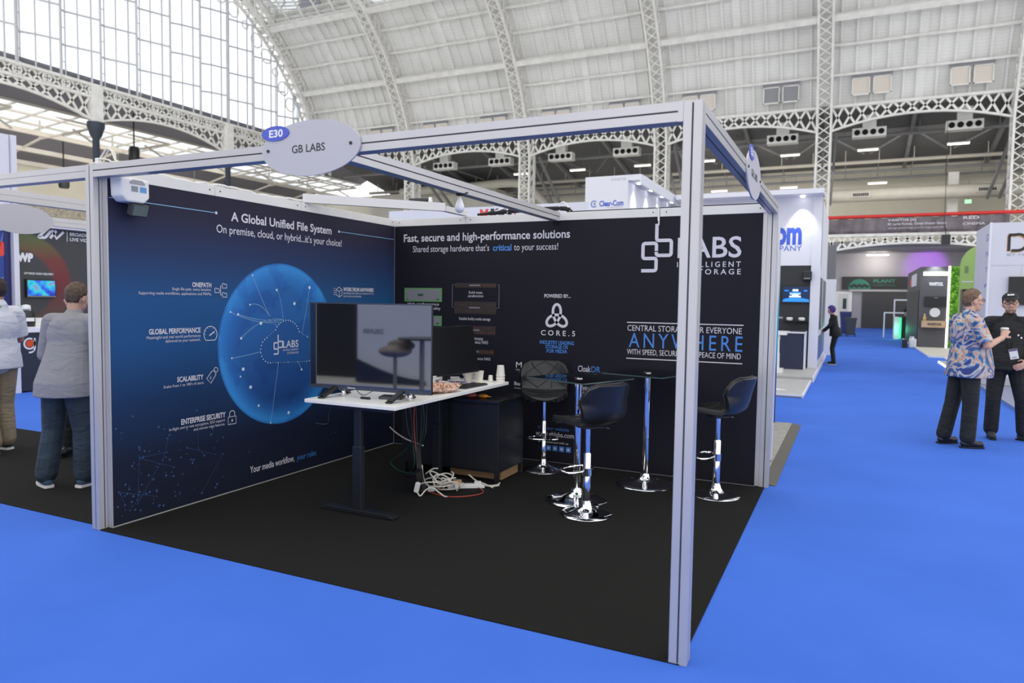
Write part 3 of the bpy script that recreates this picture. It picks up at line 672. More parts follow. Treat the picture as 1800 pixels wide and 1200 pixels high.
def gb_logo(b, u0, z0, s, O, U, V, mi=0):
    """linked g and b letter mark, s = width of the whole mark"""
    f = lambda L: [(u0+x*s, z0+y*s) for x, y in rounded(L, .14)]
    stroke(b, f([(.90, 2.83), (.90, 1.86), (1.77, 1.86), (1.77, .99), (.90, .99), (.90, 1.25)]), .20*s, O, U, V, mi)
    stroke(b, f([(.90, 1.2), (.90, 1.70), (.10, 1.70), (.10, .82), (.90, .82), (.90, .10), (.02, .10)]), .20*s, O, U, V, mi)
b = MB(); W = lambda s, u0, u1, z, c, **k: text(b, s, (XL+.0036, 0, 0), UL, VL, u0, u1, z, c, **k)
W('A Global Unified File System', 1.133, 2.372, 2.242, .070, bold=.022); W('On premise, cloud, or hybrid...it\u2019s your choice!', .985, 2.523, 2.135, .063, bold=.006)
gb_logo(b, 1.597, 1.118, .062, (XL+.0038, 0, 0), UL, VL); W('LABS', 1.713, 1.909, 1.174, .062, bold=.01); W('INTELLIGENT', 1.713, 1.909, 1.144, .017); W('STORAGE', 1.765, 1.909, 1.114, .017)
W('ONEPATH', .748, .929, 1.697, .034, bold=.03); W('Single file path, every location.', .568, .929, 1.668, .021); W('Supporting media workflows, applications and MAMs.', .291, .929, 1.634, .021)
W('GLOBAL PERFORMANCE', .368, .821, 1.344, .037, bold=.03); W('Meaningful and real world performance', .349, .820, 1.309, .022); W('delivered to your network.', .504, .820, 1.278, .022)
W('SCALABILITY', .602, .843, .974, .037, bold=.03); W('Scales from 1 to 100\u2019s of users.', .484, .848, .938, .021)
W('ENTERPRISE SECURITY', .633, 1.059, .644, .040, bold=.03); W('In-flight and at rest encryption, SSO support', .527, 1.053, .611, .021); W('and remote wipe features.', .746, 1.052, .579, .021)
W('Your media workflow,', 1.316, 1.85, .122, .056, bold=.012); W('WORK FROM ANYWHERE', 2.550, 3.046, 1.696, .036, bold=.035); W('Seamlessly edit with any connection or to', 2.55, 3.046, 1.667, .02); W('local cloud acceleration.', 2.55, 2.842, 1.637, .02)
b.build('wall_lettering', PRINTW, lw, world=True)
b = MB(); text(b, 'your rules.', (XL+.0036, 0, 0), UL, VL, 1.882, 2.153, .120, .052, shear=.2); b.build('blue_lettering', PRINTB, lw, world=True)
b = MB(); OI = (XL+.0036, 0, 0)
S_ = lambda p, cl=False, wd=.006: stroke(b, p, wd, OI, UL, VL, 0, cl)
for cx, cz in ((.985, 1.672), (1.06, 1.71), (1.06, 1.637)): S_([(cx-.022, cz-.016), (cx+.022, cz-.016), (cx+.022, cz+.014), (cx, cz+.014), (cx-.006, cz+.02), (cx-.022, cz+.02)], True)
S_([(1.007, 1.672), (1.02, 1.672)]); S_([(1.038, 1.71), (1.02, 1.71), (1.02, 1.637), (1.038, 1.637)])
S_(arcpts(.916, 1.325, .064, -45, 225, 18)+[(.871, 1.278), (.961, 1.278)], True); S_([(.905, 1.315), (.955, 1.345)], wd=.010)
for a in range(0, 181, 30): S_([(.916+.048*math.cos(math.radians(a)), 1.325+.048*math.sin(math.radians(a))), (.916+.056*math.cos(math.radians(a)), 1.325+.056*math.sin(math.radians(a)))], wd=.004)
S_([(.875, .975), (.925, 1.03), (.955, 1.035), (.965, 1.0), (.915, .935)], True); S_(arcpts(.965, 1.038, .02, 0, 330, 10), True, .005); S_([(.905, .978), (.92, .99), (.91, .966)], wd=.005)
S_([(1.085, .575), (1.168, .575), (1.168, .637), (1.085, .637)], True); S_([(1.10, .637), (1.10, .66)]+arcpts(1.127, .66, .027, 180, 0, 8)+[(1.154, .637)]); S_([(1.127, .595), (1.127, .615)], wd=.012)
S_([(2.44, 1.66), (2.49, 1.635), (2.53, 1.66), (2.53, 1.71), (2.485, 1.735), (2.44, 1.71)], True); S_([(2.44, 1.71), (2.487, 1.69), (2.53, 1.71)]); S_([(2.487, 1.69), (2.49, 1.635)])
for z in (1.72, 1.70, 1.68, 1.66): S_([(2.40, z), (2.43, z)], wd=.004)
b.build('line_icons', PRINTW, lw, world=True)

# ------------------------------------------------------------------ back graphic wall
bw = thing('graphic_wall', 'near-black back booth wall printed with a large white linked-letter logo', 'wall graphic', (0, YB, 0))
UB, VB = (1, 0, 0), (0, 0, 1); OB = (0, YB-.0015, 0)
b = MB(); b.box(XL+.002, -.116, YB, YB+.04, .012, 2.42); b.build('wall_panel', BPRINT, bw, world=True)
b = MB(); b.box(XL+.002, -.112, YB-.004, YB+.01, .004, .012); b.box(XL+.0, XL+.005, YB-.005, YB, .012, 2.42); b.build('panel_edging', mat('grey_edging', (.16, .16, .17), .5), bw, world=True)
b = MB(); W = lambda s, u0, u1, z, c, **k: text(b, s, OB, UB, VB, u0, u1, z, c, **k)
W('Fast, secure and high-performance solutions', -3.856, -1.909, 2.250, .080, bold=.016); W('Shared storage hardware that\u2019s', -3.737, -2.80, 2.136, .066); W('to your success!', -2.515, -2.033, 2.136, .066)
W('POWERED BY...', -2.171, -1.891, 1.661, .034, bold=.02); W('C O R E . 5', -2.201, -1.836, 1.284, .050, bold=.012)
W('Solid state', -3.036, -2.873, 1.692, .027); W('acceleration', -3.045, -2.863, 1.656, .027); W('Scalable facility media storage', -3.15, -2.776, 1.414, .029)
W('High performance', -3.80, -3.40, 1.56, .03); W('and interoperability', -3.80, -3.38, 1.515, .03); W('Ultimate', -3.023, -2.86, 1.206, .034); W('performance NAS', -3.09, -2.80, 1.168, .034); W('performance NAS', -3.06, -2.77, .998, .03)
gb_logo(b, -1.192, 1.907, .1585, OB, UB, VB); W('LABS', -.852, -.289, 2.041, .178, bold=.012); W('INTELLIGENT', -.854, -.291, 1.954, .046, spacing=1.5, bold=.01); W('STORAGE', -.713, -.289, 1.888, .046, spacing=1.5, bold=.01)
stroke(b, [(-1.315, 1.436), (-.25, 1.436)], .009, OB, UB, VB); stroke(b, [(-1.313, 1.094), (-.25, 1.094)], .009, OB, UB, VB)
W('CENTRAL STORAGE FOR EVERYONE', -1.308, -.263, 1.357, .053); W('WITH SPEED, SECURITY AND PEACE OF MIND', -1.308, -.265, 1.133, .050)
W('Mosaic', -2.474, -2.20, .943, .056, bold=.008); W('Cloak', -1.799, -1.668, .940, .057, bold=.006); W('BandwidthBoost', -2.49, -2.10, .76, .035, bold=.02); W('Analytica', -1.807, -1.68, .758, .045)
W('Intelligent media asset organiser', -2.474, -2.22, .914, .016); W('that makes it findable', -2.44, -2.25, .894, .016); W('Accelerated access for all users', -2.49, -2.22, .725, .015); W('backup and restore', -1.79, -1.60, .915, .014); W('reporting centre', -1.79, -1.62, .728, .014)
W('www.gblabs.com', -2.24, -1.827, .268, .048, bold=.006); W('stay connected with us', -2.21, -1.886, .198, .023)
# three-leaf knot
kn = []
for i in range(61):
    t_ = 2*PI*i/60; kn.append((-2.034+.047*(math.sin(t_)+1.55*math.sin(2*t_)), 1.462-.052*(math.cos(t_)-1.55*math.cos(2*t_))))
stroke(b, kn[:-1], .027, OB, UB, VB, 0, True)
b.build('wall_lettering', PRINTW, bw, world=True)
b = MB(); W('critical', -2.756, -2.545, 2.136, .062, bold=.02); W('ANYWHERE', -1.292, -.253, 1.200, .136, spacing=1.35); W('INDUSTRY LEADING', -2.212, -1.846, 1.197, .034, bold=.02); W('STORAGE OS', -2.149, -1.911, 1.155, .034, bold=.02); W('FOR MEDIA', -2.136, -1.916, 1.112, .034, bold=.02)
W('DR', -1.66, -1.57, .940, .057); W('Core', -1.67, -1.583, .758, .045); W('Visit our website', -2.22, -1.882, .332, .034)
for k in range(4): rect(b, -2.124+.071*k, -2.124+.071*k+.053, .122, .175, OB, UB, VB)
b.build('blue_lettering', PRINTB, bw, world=True)
b = MB(); W2 = (0, YB-.0025, 0)
for k in range(4): disc(b, (-2.098+.071*k, .148), .013, W2, UB, VB, n=8)
b.build('social_icons', PRINTW, bw, world=True)
GREENP = mat('green_print', (.10, .30, .09), .6); GREYP = mat('grey_print', (.20, .20, .22), .6); SRV = mat('server_print', (.030, .018, .016), .6); SRVO = mat('orange_print', (.20, .05, .025), .6)
for z0, z1 in ((1.60, 1.748), (1.34, 1.45)):
    b = MB(); rect(b, -3.844, -3.363, z0, z1, OB, UB, VB); g = b.build('server_picture', GREENP, bw, world=True)
    b = MB(); rect(b, -3.825, -3.382, z0+.014, z1-.014, W2, UB, VB); b.build('picture_face', GREYP, g).location = (0, -YB, 0)
    b = MB(); O3 = (0, YB-.0033, 0); rect(b, -3.67, -3.60, z0+.06, z0+.085, O3, UB, VB); rect(b, -3.43, -3.40, z0+.02, z0+.035, O3, UB, VB); rect(b, -3.82, -3.80, z0+.02, z0+.03, O3, UB, VB); b.build('picture_marks', mat('dark_green_print', (.02, .08, .03), .6), g).location = (0, -YB, 0)
r4 = random.Random(5)
for u0, u1, z0, z1, m_ in ((-3.20, -2.715, 1.755, 1.803, SRVO), (-3.21, -2.71, 1.48, 1.61, GREYP), (-3.21, -2.714, 1.265, 1.355, SRVO), (-3.21, -2.73, 1.06, 1.108, SRVO)):
    b = MB(); rect(b, u0, u1, z0, z1, OB, UB, VB); g = b.build('server_picture', SRV, bw, world=True); b = MB(); O3 = (0, YB-.0024, 0)
    nc, nr = 16, max(1, int((z1-z0)/.045))
    for i in range(nc):
        for j in range(nr):
            if r4.random() < .62: cu, cz = u0+(u1-u0)*(i+.5)/nc, z0+(z1-z0)*(j+.5)/nr; rect(b, cu-.006, cu+.006, cz-.005, cz+.005, O3, UB, VB)
    b.build('picture_marks', m_ if m_ is SRVO else mat('dim_grey_print', (.055, .055, .06), .6), g).location = (0, -YB, 0)
    b = MB(); rect(b, (u0+u1)/2-.07, (u0+u1)/2+.06, (z0+z1)/2-.007, (z0+z1)/2+.007, (0, YB-.003, 0), UB, VB); b.build('picture_label', GREYP, g).location = (0, -YB, 0)
b = MB(); stroke(b, [(-3.20, 1.785), (-3.235, 1.785), (-3.235, 1.545), (-3.21, 1.545)], .005, OB, UB, VB); stroke(b, [(-2.70, 1.785), (-2.679, 1.785), (-2.679, 1.545), (-2.71, 1.545)], .005, OB, UB, VB); b.build('bracket_lines', GREYP, bw, world=True)

# ------------------------------------------------------------------ name signs
SIGNB = mat('white_sign_board', (.50, .48, .50), .45); BADGE = mat('royal_blue_badge', (.07, .10, .50), .4); INK = mat('black_print', (.015, .015, .017), .5)
def ell_pts(cx, cz, rx, rz, n=56): return [(cx+rx*math.cos(2*PI*k/n), cz+rz*math.sin(2*PI*k/n)) for k in range(n)]
def sign(label, loc, O, U, Nn, cu, cz, rx, rz, bu, bz, brx, brz, t0, t1, tz, tc, e0, e1, ez, ec, bolts, tilt):
    t = thing('name_sign', label, 'sign', loc); O = Vector(O); Nn = Vector(Nn); V = (0, 0, 1)
    b = MB(); b.poly(ell_pts(cu, cz, rx, rz), .01, O, U, V, Nn); b.build('board', SIGNB, t, world=True)
    b = MB(); b.poly(ell_pts(bu, bz, brx, brz), .005, O+Nn*.0105, U, V, Nn); bd = b.build('number_badge', BADGE, t, world=True)
    b = MB(); text(b, 'E30', O+Nn*.0165, U, V, e0, e1, ez, ec, bold=.03); b.build('number_lettering', PRINTW2, bd).location = -Vector(loc)
    b = MB(); text(b, 'GB LABS', O+Nn*.0112, U, V, t0, t1, tz, tc, bold=.006); b.build('sign_lettering', INK, t, world=True)
    for bu_, bz_ in bolts:
        b = MB(); c = O + Vector(U)*bu_ + Vector(V)*bz_; b.tube([c+Nn*.01, c+Nn*.016], .009, 10); b.build('bolt', INK, t, smooth=True, world=True)
PRINTW2 = mat('bright_white_print', (.8, .8, .82), .5)
sign('large white oval name sign fixed on the front header beam', (-2.145, -.01, 2.46), (0, -.001, 0), (1, 0, 0), (0, -1, 0), -2.147, 2.459, .35, .153, -2.393, 2.557, .102, .042, -2.273, -2.037, 2.438, .042, -2.437, -2.334, 2.537, .039, ((-2.449, 2.462), (-1.86, 2.463)), 0)
sign('oval name sign seen nearly edge-on, fixed on the right header beam', (.01, 1.71, 2.46), (.001, 0, 0), (0, 1, 0), (1, 0, 0), 1.71, 2.456, .348, .152, 1.525, 2.565, .115, .045, 1.56, 1.86, 2.43, .045, 1.455, 1.60, 2.545, .04, ((1.41, 2.46), (2.01, 2.46)), 0)
# floodlight unit on the left wall
t = thing('wall_floodlight', 'white wall floodlight with a tilted dark glass head under the front header beam', 'lamp', (-3.9, .19, 2.3))
b = MB(); b.poly([(.085, 2.425), (.30, 2.425), (.302, 2.30), (.26, 2.262), (.13, 2.262), (.09, 2.30)], .12, (XL+.002, 0, 0), (0, 1, 0), (0, 0, 1), (1, 0, 0)); b.build('housing', WHITEPLASTIC, t, world=True, bevel=.012)
b = MB(); b.box(XL+.1222, XL+.124, .16, .21, 2.335, 2.372); b.build('sticker', mat('grey_sticker', (.25, .27, .3), .5), t, world=True)
b = MB(); b.box(XL+.1222, XL+.124, .225, .275, 2.335, 2.372); b.build('sticker', mat('blue_sticker', (.12, .3, .6), .5), t, world=True)
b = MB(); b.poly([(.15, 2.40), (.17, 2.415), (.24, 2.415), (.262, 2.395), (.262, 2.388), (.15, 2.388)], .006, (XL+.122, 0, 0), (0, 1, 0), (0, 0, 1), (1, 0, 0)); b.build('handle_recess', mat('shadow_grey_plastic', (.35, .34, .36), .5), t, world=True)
b = MB(); b.rbox((XL+.085, .235, 2.218), (.05, .125, .085), Matrix.Rotation(.35, 3, 'Y')); hd = b.build('lamp_head', mat('dark_lamp_body', (.05, .055, .055), .35), t, world=True, bevel=.006)
b = MB(); b.rbox((XL+.112, .235, 2.208), (.005, .108, .068), Matrix.Rotation(.35, 3, 'Y')); b.build('glass', mat('grey_green_lens', (.14, .17, .15), .08), t, world=True)
# drop shaped fitting, spotlight and loose items along the rails
t = thing('drop_lamp', 'small white teardrop fitting hanging from the middle beam', 'lamp', (-2.06, 1.52, 2.34)); b = MB(); b.lathe([(.004, .062), (.014, .04), (.026, .012), (.036, -.02), (.034, -.045), (.02, -.06), (.003, -.065)], n=18); b.build('bulb', WHITEPLASTIC, t, smooth=True)
b = MB(); b.box(-.02, .02, -.02, .02, .062, .078); b.bar((0, 0, .062), (0, -.06, .085), .014, .008); b.bar((0, 0, .062), (.06, .02, .085), .014, .008); b.build('clamp', BLACKPLASTIC, t)
t = thing('spotlight', 'black cylinder spotlight lying over the tie beam', 'lamp', (-3.30, 2.90, 2.60)); b = MB(); d = Vector((.94, .33, .02)); b.tube([-d*.11, d*.09], .03, 14); b.build('barrel', BLACKPLASTIC, t, smooth=True); b = MB(); b.tube([d*.09, d*.115], .036, 14); b.build('lens_ring', WHITEPLASTIC, t, smooth=True); b = MB(); b.bar((0, 0, -.02), (0, 0, -.035), .04, .02); b.build('foot', BLACKPLASTIC, t)
t = thing('cable_coil', 'white cable looped on top of the left front post', 'cable', (-3.95, .04, 2.5)); b = MB()
b.tube(smooth_path([(-4.09, .03, 2.51), (-4.03, .04, 2.525), (-3.99, .05, 2.57), (-3.945, .05, 2.605), (-3.885, .04, 2.585), (-3.85, .04, 2.525), (-3.81, .04, 2.508)]), .006, 7)
b.tube(smooth_path([(-4.0, .06, 2.52), (-3.98, .07, 2.575), (-3.93, .06, 2.598), (-3.88, .06, 2.57), (-3.86, .05, 2.51)]), .006, 7); b.tube(smooth_path([(-4.08, .06, 2.508), (-4.0, .03, 2.535), (-3.93, .05, 2.53), (-3.87, .03, 2.51), (-3.78, .05, 2.507)]), .006, 7); b.build('cable', mat('cream_cable', (.72, .68, .58), .5), t, smooth=True, world=True)
b = MB(); b.box(-4.03, -4.0, .02, .05, 2.505, 2.545); b.build('plug', WHITEPLASTIC, t, world=True, bevel=.004)
t = thing('cable_bundle', 'black cloth and cables heaped on the back rail left of the mid beam', 'cable', (-2.5, 3.45, 2.51)); b = MB()
b.tube(smooth_path([(-2.95, 3.45, 2.515), (-2.6, 3.46, 2.535), (-2.3, 3.45, 2.54), (-2.0, 3.46, 2.54), (-1.9, 3.45, 2.51)]), [.012]*3+[.022]*19+[.01]*3, 8); b.build('black_cloth', mat('black_cloth', (.012, .012, .013), .8), t, smooth=True, world=True)
b = MB(); b.tube(smooth_path([(-2.8, 3.45, 2.52), (-2.72, 3.45, 2.545), (-2.62, 3.45, 2.57), (-2.6, 3.45, 2.52)]), .01, 6); b.build('white_cable', WHITEPLASTIC, t, smooth=True, world=True); b = MB(); b.tube(smooth_path([(-2.03, 3.45, 2.52), (-2.03, 3.45, 2.58), (-1.99, 3.45, 2.60), (-1.95, 3.45, 2.56), (-1.92, 3.45, 2.51)]), .007, 6); b.build('white_cable', WHITEPLASTIC, t, smooth=True, world=True)
# ------------------------------------------------------------------ desk
t = thing('standing_desk', 'height-adjustable desk with white top and black T-shaped legs', 'desk', (-2.70, 1.95, .006))
b = MB(); b.box(-3.12, -2.29, 1.03, 2.885, .832, .86); b.build('desk_top', WHITELAM, t, world=True, bevel=.003)
for y in (1.14, 2.27):
    b = MB(); b.box(-2.735, -2.655, y-.025, y+.025, .04, .52); b.box(-2.727, -2.663, y-.019, y+.019, .5, .80); lg = b.build('leg', BLACKMETAL, t, world=True, bevel=.004)
    b = MB(); b.poly([(-3.03, .010), (-2.36, .010), (-2.36, .024), (-2.42, .042), (-2.97, .042), (-3.03, .024)], .07, (0, y+.035, 0), (1, 0, 0), (0, 0, 1), (0, -1, 0)); b.build('foot', BLACKMETAL, t, world=True, bevel=.003)
    b = MB()
    for x in (-3.0, -2.39): b.tube([(x, y, .0065), (x, y, .011)], .02, 10)
    b.build('glide', BLACKPLASTIC, t, world=True)
    b = MB(); b.box(-3.03, -2.38, y-.03, y+.03, .797, .831); b.build('support_bracket', BLACKMETAL, t, world=True)
b = MB(); b.box(-2.78, -2.74, 1.15, 2.26, .79, .83); b.box(-2.65, -2.61, 1.15, 2.26, .79, .83); b.build('crossbar', BLACKMETAL, t, world=True)
b = MB(); b.tube(smooth_path([(-3.0, 1.2, .83), (-3.02, 1.19, .72), (-3.025, 1.19, .66), (-3.06, 1.18, .645), (-3.14, 1.18, .648)]), .006, 6); b.build('hanging_cable', BLACKPLASTIC, t, smooth=True, world=True)
# ------------------------------------------------------------------ television
t = thing('television', 'big flat television on two splayed feet at the near end of the white desk', 'television', (-2.70, 1.27, .86), .06)
w2, h0, h1 = .545, .062, .73
b = MB(); b.box(-w2, w2, 0, .02, h0, h1); b.build('casing', BLACKPLASTIC, t, bevel=.004)
b = MB(); b.box(-w2+.3, w2-.3, .02, .055, h0+.03, h0+.36); b.build('rear_housing', BLACKPLASTIC, t, bevel=.01)
b = MB(); b.box(-w2+.008, w2-.008, -.003, -.0005, h0+.028, h1-.009); b.build('screen', SCREEN, t)
SILV = mat('dark_silver_bezel', (.10, .11, .13), .3, .6)
b = MB(); b.box(-w2-.001, w2+.001, -.005, 0, h0-.001, h0+.026); b.box(w2-.007, w2+.001, -.005, 0, h0+.026, h1-.008); b.box(-w2-.001, w2+.001, -.005, 0, h1-.008, h1+.001); b.box(-w2-.001, -w2+.007, -.005, 0, h0+.026, h1-.008); bz = b.build('bezel', SILV, t)
b = MB(); text(b, 'Hisense', (0, -.0055, 0), (1, 0, 0), (0, 0, 1), -.19, -.12, h0+.008, .011, bold=.02); b.build('maker_lettering', PRINTW2, bz)
for sx in (-.30, .30):
    b = MB()
    for y0, sgn in ((-.14, -1), (.19, 1)):
        b.bar((sx, .02, h0+.02), (sx-.03, y0, .012), .05, .022); b.box(sx-.055, sx-.005, min(y0, y0+.02*sgn), max(y0, y0+.02*sgn), .001, .014)
    b.build('foot', BLACKPLASTIC, t, bevel=.004)
    b = MB(); b.ell((sx+.045, .03, .03), (.022, .018, .03)); b.build('foot_cover', CHROME, t, smooth=True)
b = MB(); b.tube(smooth_path([(-.12, .02, h0+.02), (-.09, -.01, .05), (-.03, -.03, .03), (.02, -.02, .05), (.06, .02, h0+.02)]), .003, 6); b.build('dangling_cable', BLACKPLASTIC, t, smooth=True)
b = MB(); b.box(-.05, .03, -.04, -.02, .001, .018); b.build('infrared_receiver', BLACKPLASTIC, t, bevel=.003)
o = thing('media_box', 'small flat dark box lying on the desk under the television', 'box', (-2.56, 1.38, .86), .3); b = MB(); b.box(-.09, .09, -.06, .06, .001, .022); b.build('casing', BLACKPLASTIC, o, bevel=.004); b = MB(); b.box(-.08, .08, -.0612, -.06, .006, .016); b.build('front_strip', SILV, o)
# ------------------------------------------------------------------ monitor
t = thing('computer_monitor', 'black tilted computer monitor behind the television, facing the stools', 'monitor', (-2.56, 2.29, .86), 1.453)
R = Matrix.Rotation(-.199, 3, 'X'); wh, hh = .345, .43
def tilt(b_): b_.v = [tuple(R @ Vector(v) + Vector((0, -.055, .11))) for v in b_.v]; return b_
b = tilt(MB().box(-wh, wh, 0, .03, 0, hh)); b.build('casing', BLACKPLASTIC, t, bevel=.004)
b = tilt(MB().box(-wh+.006, wh-.006, -.002, 0, .014, hh-.006)); b.build('screen', mat('matte_black_screen', (.004, .004, .005), .35), t)
b = tilt(MB().box(-wh, -wh+.05, -.003, .0, .002, .012)); b.build('label_strip', WHITEPLASTIC, t)
b = MB(); b.box(-.04, .04, .05, .08, .012, .33); b.build('stand', BLACKPLASTIC, t); b = MB(); b.box(-.13, .13, -.03, .15, .001, .014); b.build('base', BLACKPLASTIC, t, bevel=.005)
# ------------------------------------------------------------------ things on the desk
PAPERC = mat('white_paper_cup', (.80, .76, .68), .6)
def cup(x, y, z, label, flip=False, s=1, n=1, h=.095):
    t = thing('paper_cup', label, 'cup', (x, y, z), 0, 'white paper cups on the desk')
    r0, r1 = (.04*s, .03*s) if flip else (.03*s, .04*s)
    for i in range(n):
        dz = i*h*.9*.33 if n > 1 else 0; b = MB()
        if flip: b.lathe([(r0-.001, dz), (r0+.002, dz+.002), (r0+.002, dz+.006), (r0-.001, dz+.008), (r1, dz+h*s), (r1-.004, dz+h*s-.003)], n=20)
        else: b.lathe([(r0, dz), (r1, dz+h*s-.006), (r1+.002, dz+h*s-.004), (r1+.002, dz+h*s), (r1-.002, dz+h*s), (r0-.003, dz+.006)], n=20)
        b.build('cup_body' if i == 0 else 'stacked_cup', PAPERC, t, smooth=True)
    return t
cup(-2.62, 2.70, .861, 'white paper cup standing half behind the tilted monitor, left of the cups'); cup(-2.51, 2.70, .861, 'upright white paper cup beside the lower edge of the monitor', s=1.1)
cup(-2.44, 2.80, .861, 'short upturned white cup between the upright cup and the tall stack', True, s=.62); cup(-2.345, 2.82, .861, 'tall stack of upturned white cups at the far right desk corner', True, s=1.05, n=3)
t = thing('cup_lid_plate', 'small cream lid lying at the foot of the upright paper cup', 'lid', (-2.47, 2.64, .861)); b = MB(); b.lathe([(.055, .001), (.057, .008), (.045, .012), (.01, .013)], n=22); b.build('lid', mat('cream_card', (.78, .74, .60), .6), t, smooth=True)
def food(nt):
    tc = N(nt, 'ShaderNodeTexCoord'); n = N(nt, 'ShaderNodeTexNoise', i_Scale=16, i_Detail=4, i_Distortion=2.5); nt.links.new(tc.outputs['Object'], n.inputs['Vector'])
    return ramp(nt, n.outputs['Fac'], [(.30, (.16, .05, .02)), (.42, (.45, .17, .07)), (.5, (.62, .34, .22)), (.56, (.78, .72, .66)), (.64, (.42, .13, .05)), (.75, (.75, .68, .62))])
t = thing('bag_of_pastries', 'crumpled clear bag of orange-brown pastries on the desk behind the television', 'food', (-2.47, 1.87, .862), 1.25); b = MB(); r6 = random.Random(4)
nu, nv = 26, 12
vs = []; fs = []
for j in range(nv+1):
    for i in range(nu):
        a = 2*PI*i/nu; th = PI*j/nv; q = 1+.16*math.sin(5*a+j)+.12*r6.uniform(-1, 1)*math.sin(th); vs.append((.23*math.sin(th)*math.cos(a)*q, .13*math.sin(th)*math.sin(a)*q, .035+.042*math.cos(th)*(1+.3*r6.uniform(-1, 1))))
for j in range(nv):
    for i in range(nu): fs.append((j*nu+i, (j+1)*nu+i, (j+1)*nu+(i+1) % nu, j*nu+(i+1) % nu))
vs = [(x, y, max(.0, z)) for x, y, z in vs]
b.add(vs, fs); fm = ramp_mat('pastry_in_plastic', .25, food); b.build('pastries', fm, t, smooth=True)
b = MB()
for k in range(7): a = k*.9; b.tube(smooth_path([(.21*math.cos(a), .11*math.sin(a), .02), (.15*math.cos(a+.2), .08*math.sin(a+.2), .07), (.05*math.cos(a+.5), .03*math.sin(a+.5), .085)]), .004, 5)
b.build('bag_folds', mat('shiny_clear_plastic', (.72, .66, .62), .12), t, smooth=True)
t = thing('keyboard', 'dark flat keyboard on the desk between pastries and cups', 'keyboard', (-2.43, 2.36, .861), 1.53); b = MB(); b.box(-.19, .19, -.085, .075, .0, .014); b.build('case', mat('charcoal_plastic', (.035, .037, .04), .45), t, bevel=.004); b = MB()
for i in range(13):
    for j in range(4): b.box(-.18+i*.0277, -.157+i*.0277, -.07+j*.033, -.043+j*.033, .014, .018)
b.build('keys', BLACKPLASTIC, t)
t = thing('leaflets', 'small heap of mauve and white leaflets behind the keyboard', 'paper', (-2.66, 2.42, .861), .4); r7 = random.Random(2)
for k in range(5):
    b = MB(); b.rbox((r7.uniform(-.02, .02), r7.uniform(-.03, .03), .006+.011*k), (.19, .26, .010), Matrix.Rotation(r7.uniform(-.4, .4), 3, 'Z')); b.build('leaflet', [mat('leaflet_mauve', (.34, .30, .46), .4), mat('leaflet_white', (.75, .73, .72), .4), mat('leaflet_pink', (.55, .36, .36), .4)][k % 3], t)
t = thing('headset', 'grey and white headset behind the monitor beside the cups', 'headset', (-2.66, 2.80, .861)); b = MB(); b.tube([(.0, .085*math.cos(a), .12+.085*math.sin(a)) for a in [PI*k/14 for k in range(15)]], .011, 8); b.build('headband', BLACKPLASTIC, t, smooth=True); 
for s in (-1, 1):
    b = MB(); b.ell((0, s*.085, .085), (.04, .022, .05)); b.tube([(0, s*.085, .04), (0, s*.085, .001)], .02, 8); b.build('ear_cup', mat('light_grey_plastic', (.4, .4, .42), .4), t, smooth=True)
# ------------------------------------------------------------------ black cabinet
t = thing('storage_cabinet', 'low black steel cabinet under and behind the far end of the desk', 'cabinet', (-2.65, 2.75, .006))
CAB = mat('blue_black_cabinet_paint', (.0105, .012, .0165), .38)
b = MB(); b.box(-3.17, -2.15, 2.395, 2.93, .10, .715); b.build('body', CAB, t, world=True, bevel=.004); b = MB(); b.box(-3.18, -2.135, 2.38, 2.945, .716, .742); b.build('cabinet_top', mat('black_gloss_top', (.010, .010, .011), .22), t, world=True, bevel=.003)
for x in (-3.14, -2.17):
    for y in (2.415, 2.91): b = MB(); b.box(x-.018, x+.018, y-.018, y+.018, .006, .10); b.build('leg', BLACKMETAL, t, world=True)
for x0, x1 in ((-3.155, -2.665), (-2.66, -2.17)):
    b = MB(); b.box(x0, x1, 2.388, 2.395, .12, .70); d = b.build('door', CAB, t, world=True, bevel=.002); b = MB(); cx = x1-.04 if x0 < -3 else x0+.04; b.tube([(cx, 2.388, .45), (cx, 2.372, .45)], .012, 10); b.build('knob', BLACKMETAL, d, world=True).location = (0, 0, 0)
# knob meshes were shifted to the cabinet base already
t = thing('cardboard_box', 'flat brown cardboard box pushed under the black cabinet', 'box', (-2.42, 2.72, .006)); b = MB(); b.box(-.30, .235, -.18, .22, .001, .075); b.build('carton', mat('brown_cardboard', (.33, .20, .10), .8, noise=.06, nscale=6), t, bevel=.003); b = MB(); b.box(-.30, .2355, .0, .03, .0748, .0757); b.build('tape', mat('brown_tape', (.42, .28, .14), .35), t)
def snack(loc, rz, label, col, nm, sz):
    t = thing('wrapped_snack', label, 'snack', loc, rz, 'snacks on the black cabinet'); b = MB(); b.ell((0, 0, sz[2]), sz, nu=12, nv=7); b.build('wrapper', mat(nm, col, .3), t, smooth=True); b = MB()
    for s in (-1, 1): b.rbox((s*(sz[0]+.008), 0, sz[2]), (.03, sz[1]*1.2, .003))
    b.build('crimped_ends', mat(nm+'_end', tuple(c*.8 for c in col), .35), t)
snack((-2.48, 2.50, .743), .3, 'pinkish red wrapped snack on the black cabinet top', (.45, .10, .07), 'red_wrapper', (.055, .04, .022)); snack((-2.37, 2.52, .743), -.2, 'yellow-orange wrapped snack on the black cabinet top', (.75, .30, .03), 'orange_wrapper', (.06, .03, .018))
